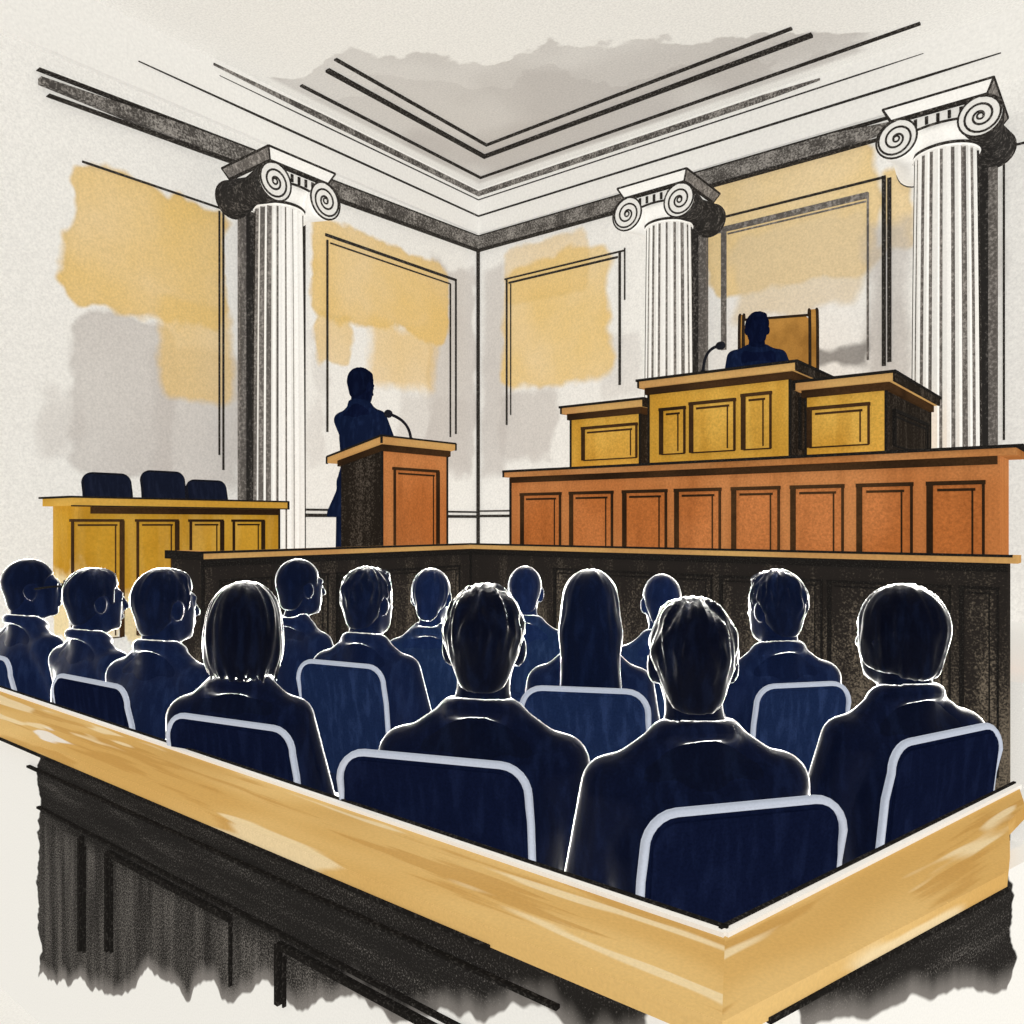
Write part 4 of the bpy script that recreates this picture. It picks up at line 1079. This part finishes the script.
for i, nm in ((1, 'low-backed chair hidden under the second person from left'), (4, 'low-backed chair under the slim back-row person'), (6, 'low-backed chair under the slender back-row person'),
              (8, 'low-backed chair under the small back-row person at centre'), (10, 'low-backed chair under the half-hidden back-row person')):
    px, d, py, ba = FIG[i][:4]; rz = YAW-R(ba); q = at(px, d)
    chair(nm, 0, 1, ba, 0, 'mid', zt=crown(py, d)-.56, fm=PADS['mid'], pos=(q[0]+math.sin(rz)*.2, q[1]-math.cos(rz)*.2), backh=.2, seat=hipz(i))
# three chairs behind the left counter
for l, r, tp, nm in ((85, 129, 474, 'leftmost of three dark chairs behind the ochre counsel table'), (141, 185, 472, 'middle of three dark chairs behind the ochre counsel table'), (187, 226, 481, 'rightmost of three dark chairs behind the ochre counsel table')):
    pa = onX((l+r)/2, tp, XC-.95); dd = -(pa.x*FX+pa.y*FY)*-1
    wd = abs(onX(r, tp, XC-.95).y-onX(l, tp, XC-.95).y)*.92
    t = chair(nm, 0, 1, 0, 0, 'dark', w=max(.3, wd), zt=pa.z, pos=(pa.x+.44*0, pa.y), backh=.30, group='chairs behind the counsel table', floor=DAIS, name='office_chair', fm=DARKFR, rcp=.03)
    t.rotation_euler = (0, 0, R(-90)); t.location = (pa.x-.0, pa.y, DAIS)
    t.location.x = XC-.73

# judge's high-backed leather chair
LEATH = wood_mat('tan_leather', '#b98743', '#8d5f26', 80, (1, 1, .6), .15, '#5d3d18')
LEATHD = ink_mat('dark_leather_edge', 80, '#2a211a', .3, '#6a5236')
fwd = Vector((-FX, -FY, 0)); rzc = math.atan2(fwd.y, fwd.x)-PI/2
pcz = atd(777, 400, 6.32)
t = thing('judge_chair', 'high-backed tan leather chair with dark side wing, behind the judge', 'chair', (pcz.x, pcz.y, ZPL), rzc-.32)
zt = crown(317, 6.3)-ZPL
bm = make_pad(.50, .95, .10, .09)
for v in bm.verts: v.co.z += zt-.95
obj('backrest', bm, [LEATH], t, True)
for sx in (-1, 1):
    bm = bmesh.new(); xx = sx*.265; ww = .03 if sx > 0 else .055
    prof = [(-.06, zt-.85), (.10, zt-.85), (.17, zt-.45), (.15, zt-.12), (.09, zt+.01), (.0, zt+.045), (-.06, zt+.02)]
    prism(bm, [(xx-ww/2, p[0], p[1]) for p in prof], (ww, 0, 0)); bmesh.ops.recalc_face_normals(bm, faces=bm.faces[:])
    bmesh.ops.bevel(bm, geom=bm.edges[:], offset=.008, segments=2, affect='EDGES')
    wg = obj('wing', bm, LEATH, t, True)
    bm = bmesh.new()
    for o_ in (-ww/2, ww/2): tube(bm, [(xx+o_, p[0], p[1]) for p in prof], .011, 6)
    bx(bm, (xx-ww/2-.004, -.05, zt-.8), (xx+ww/2+.004, .07, zt-.05)); obj('edge_piping', bm, LEATHD, wg, True)
bm = bmesh.new(); tube(bm, [(-.25, .05, zt-.3), (-.25, .05, zt-.01), (.25, .05, zt-.01), (.25, .05, zt-.3)], .012, 8); obj('piping', bm, LEATHD, t, True)
bm = bmesh.new(); bx(bm, (-.28, .04, .42), (.28, .50, .53)); bmesh.ops.bevel(bm, geom=bm.edges[:], offset=.03, segments=3, affect='EDGES'); obj('seat', bm, LEATH, t, True)
bm = bmesh.new(); lathe(bm, [(.03, .06), (.03, .42)], 14, c=(0, .26, 0))
for j in range(5):
    a_ = 2*PI*j/5; bar(bm, (0, .26, .07), (.26*math.cos(a_), .26+.26*math.sin(a_), .03), .04, .03)
obj('base', bm, LEATHD, t, True)

# ------------------------------------------------------------------ camera, light
cam = bpy.data.cameras.new('camera'); co = bpy.data.objects.new('camera', cam); C.objects.link(co)
co.location = EYE; co.rotation_euler = (PI/2, 0, YAW)
cam.sensor_width = 36; cam.lens = FPX/1024*36; cam.shift_y = (HZ-512)/1024; cam.clip_start = .05
bpy.context.scene.camera = co

def sun(name, direction, strength, shadow=False, angle=2, color=(1, 1, 1)):
    l = bpy.data.lights.new(name, 'SUN'); l.energy = strength; l.angle = R(angle); l.use_shadow = shadow; l.color = color
    o = bpy.data.objects.new(name, l); C.objects.link(o)
    o.rotation_euler = Vector(direction).to_track_quat('-Z', 'Y').to_euler(); return o
S = 1.86
sun('fill_left_wall', (-1, 0, 0), S); sun('fill_back_wall', (0, 1, 0), S); sun('fill_ceiling', (0, 0, 1), S*.95); sun('fill_floor', (0, 0, -1), S*.22)  # added shadowless fill lamps, one for each surface direction
f3 = Vector((FX, FY, 0)); r3 = Vector((RX, RY, 0))
sun('rim_centre', -f3*1.0+Vector((0, 0, -.55)), 1.5)
sun('rim_left', -f3+r3*.75+Vector((0, 0, -.30)), 1.2)
sun('rim_right', -f3-r3*.75+Vector((0, 0, -.30)), 1.2)
w = bpy.data.worlds.new('world'); bpy.context.scene.world = w; w.use_nodes = True
w.node_tree.nodes['Background'].inputs[0].default_value = (1, 1, 1, 1); w.node_tree.nodes['Background'].inputs[1].default_value = .22
bpy.context.scene.cycles.diffuse_bounces = 1
vs = bpy.context.scene.view_settings
vs.view_transform = 'Standard'; vs.look = 'None'; vs.exposure = 0; vs.gamma = 1
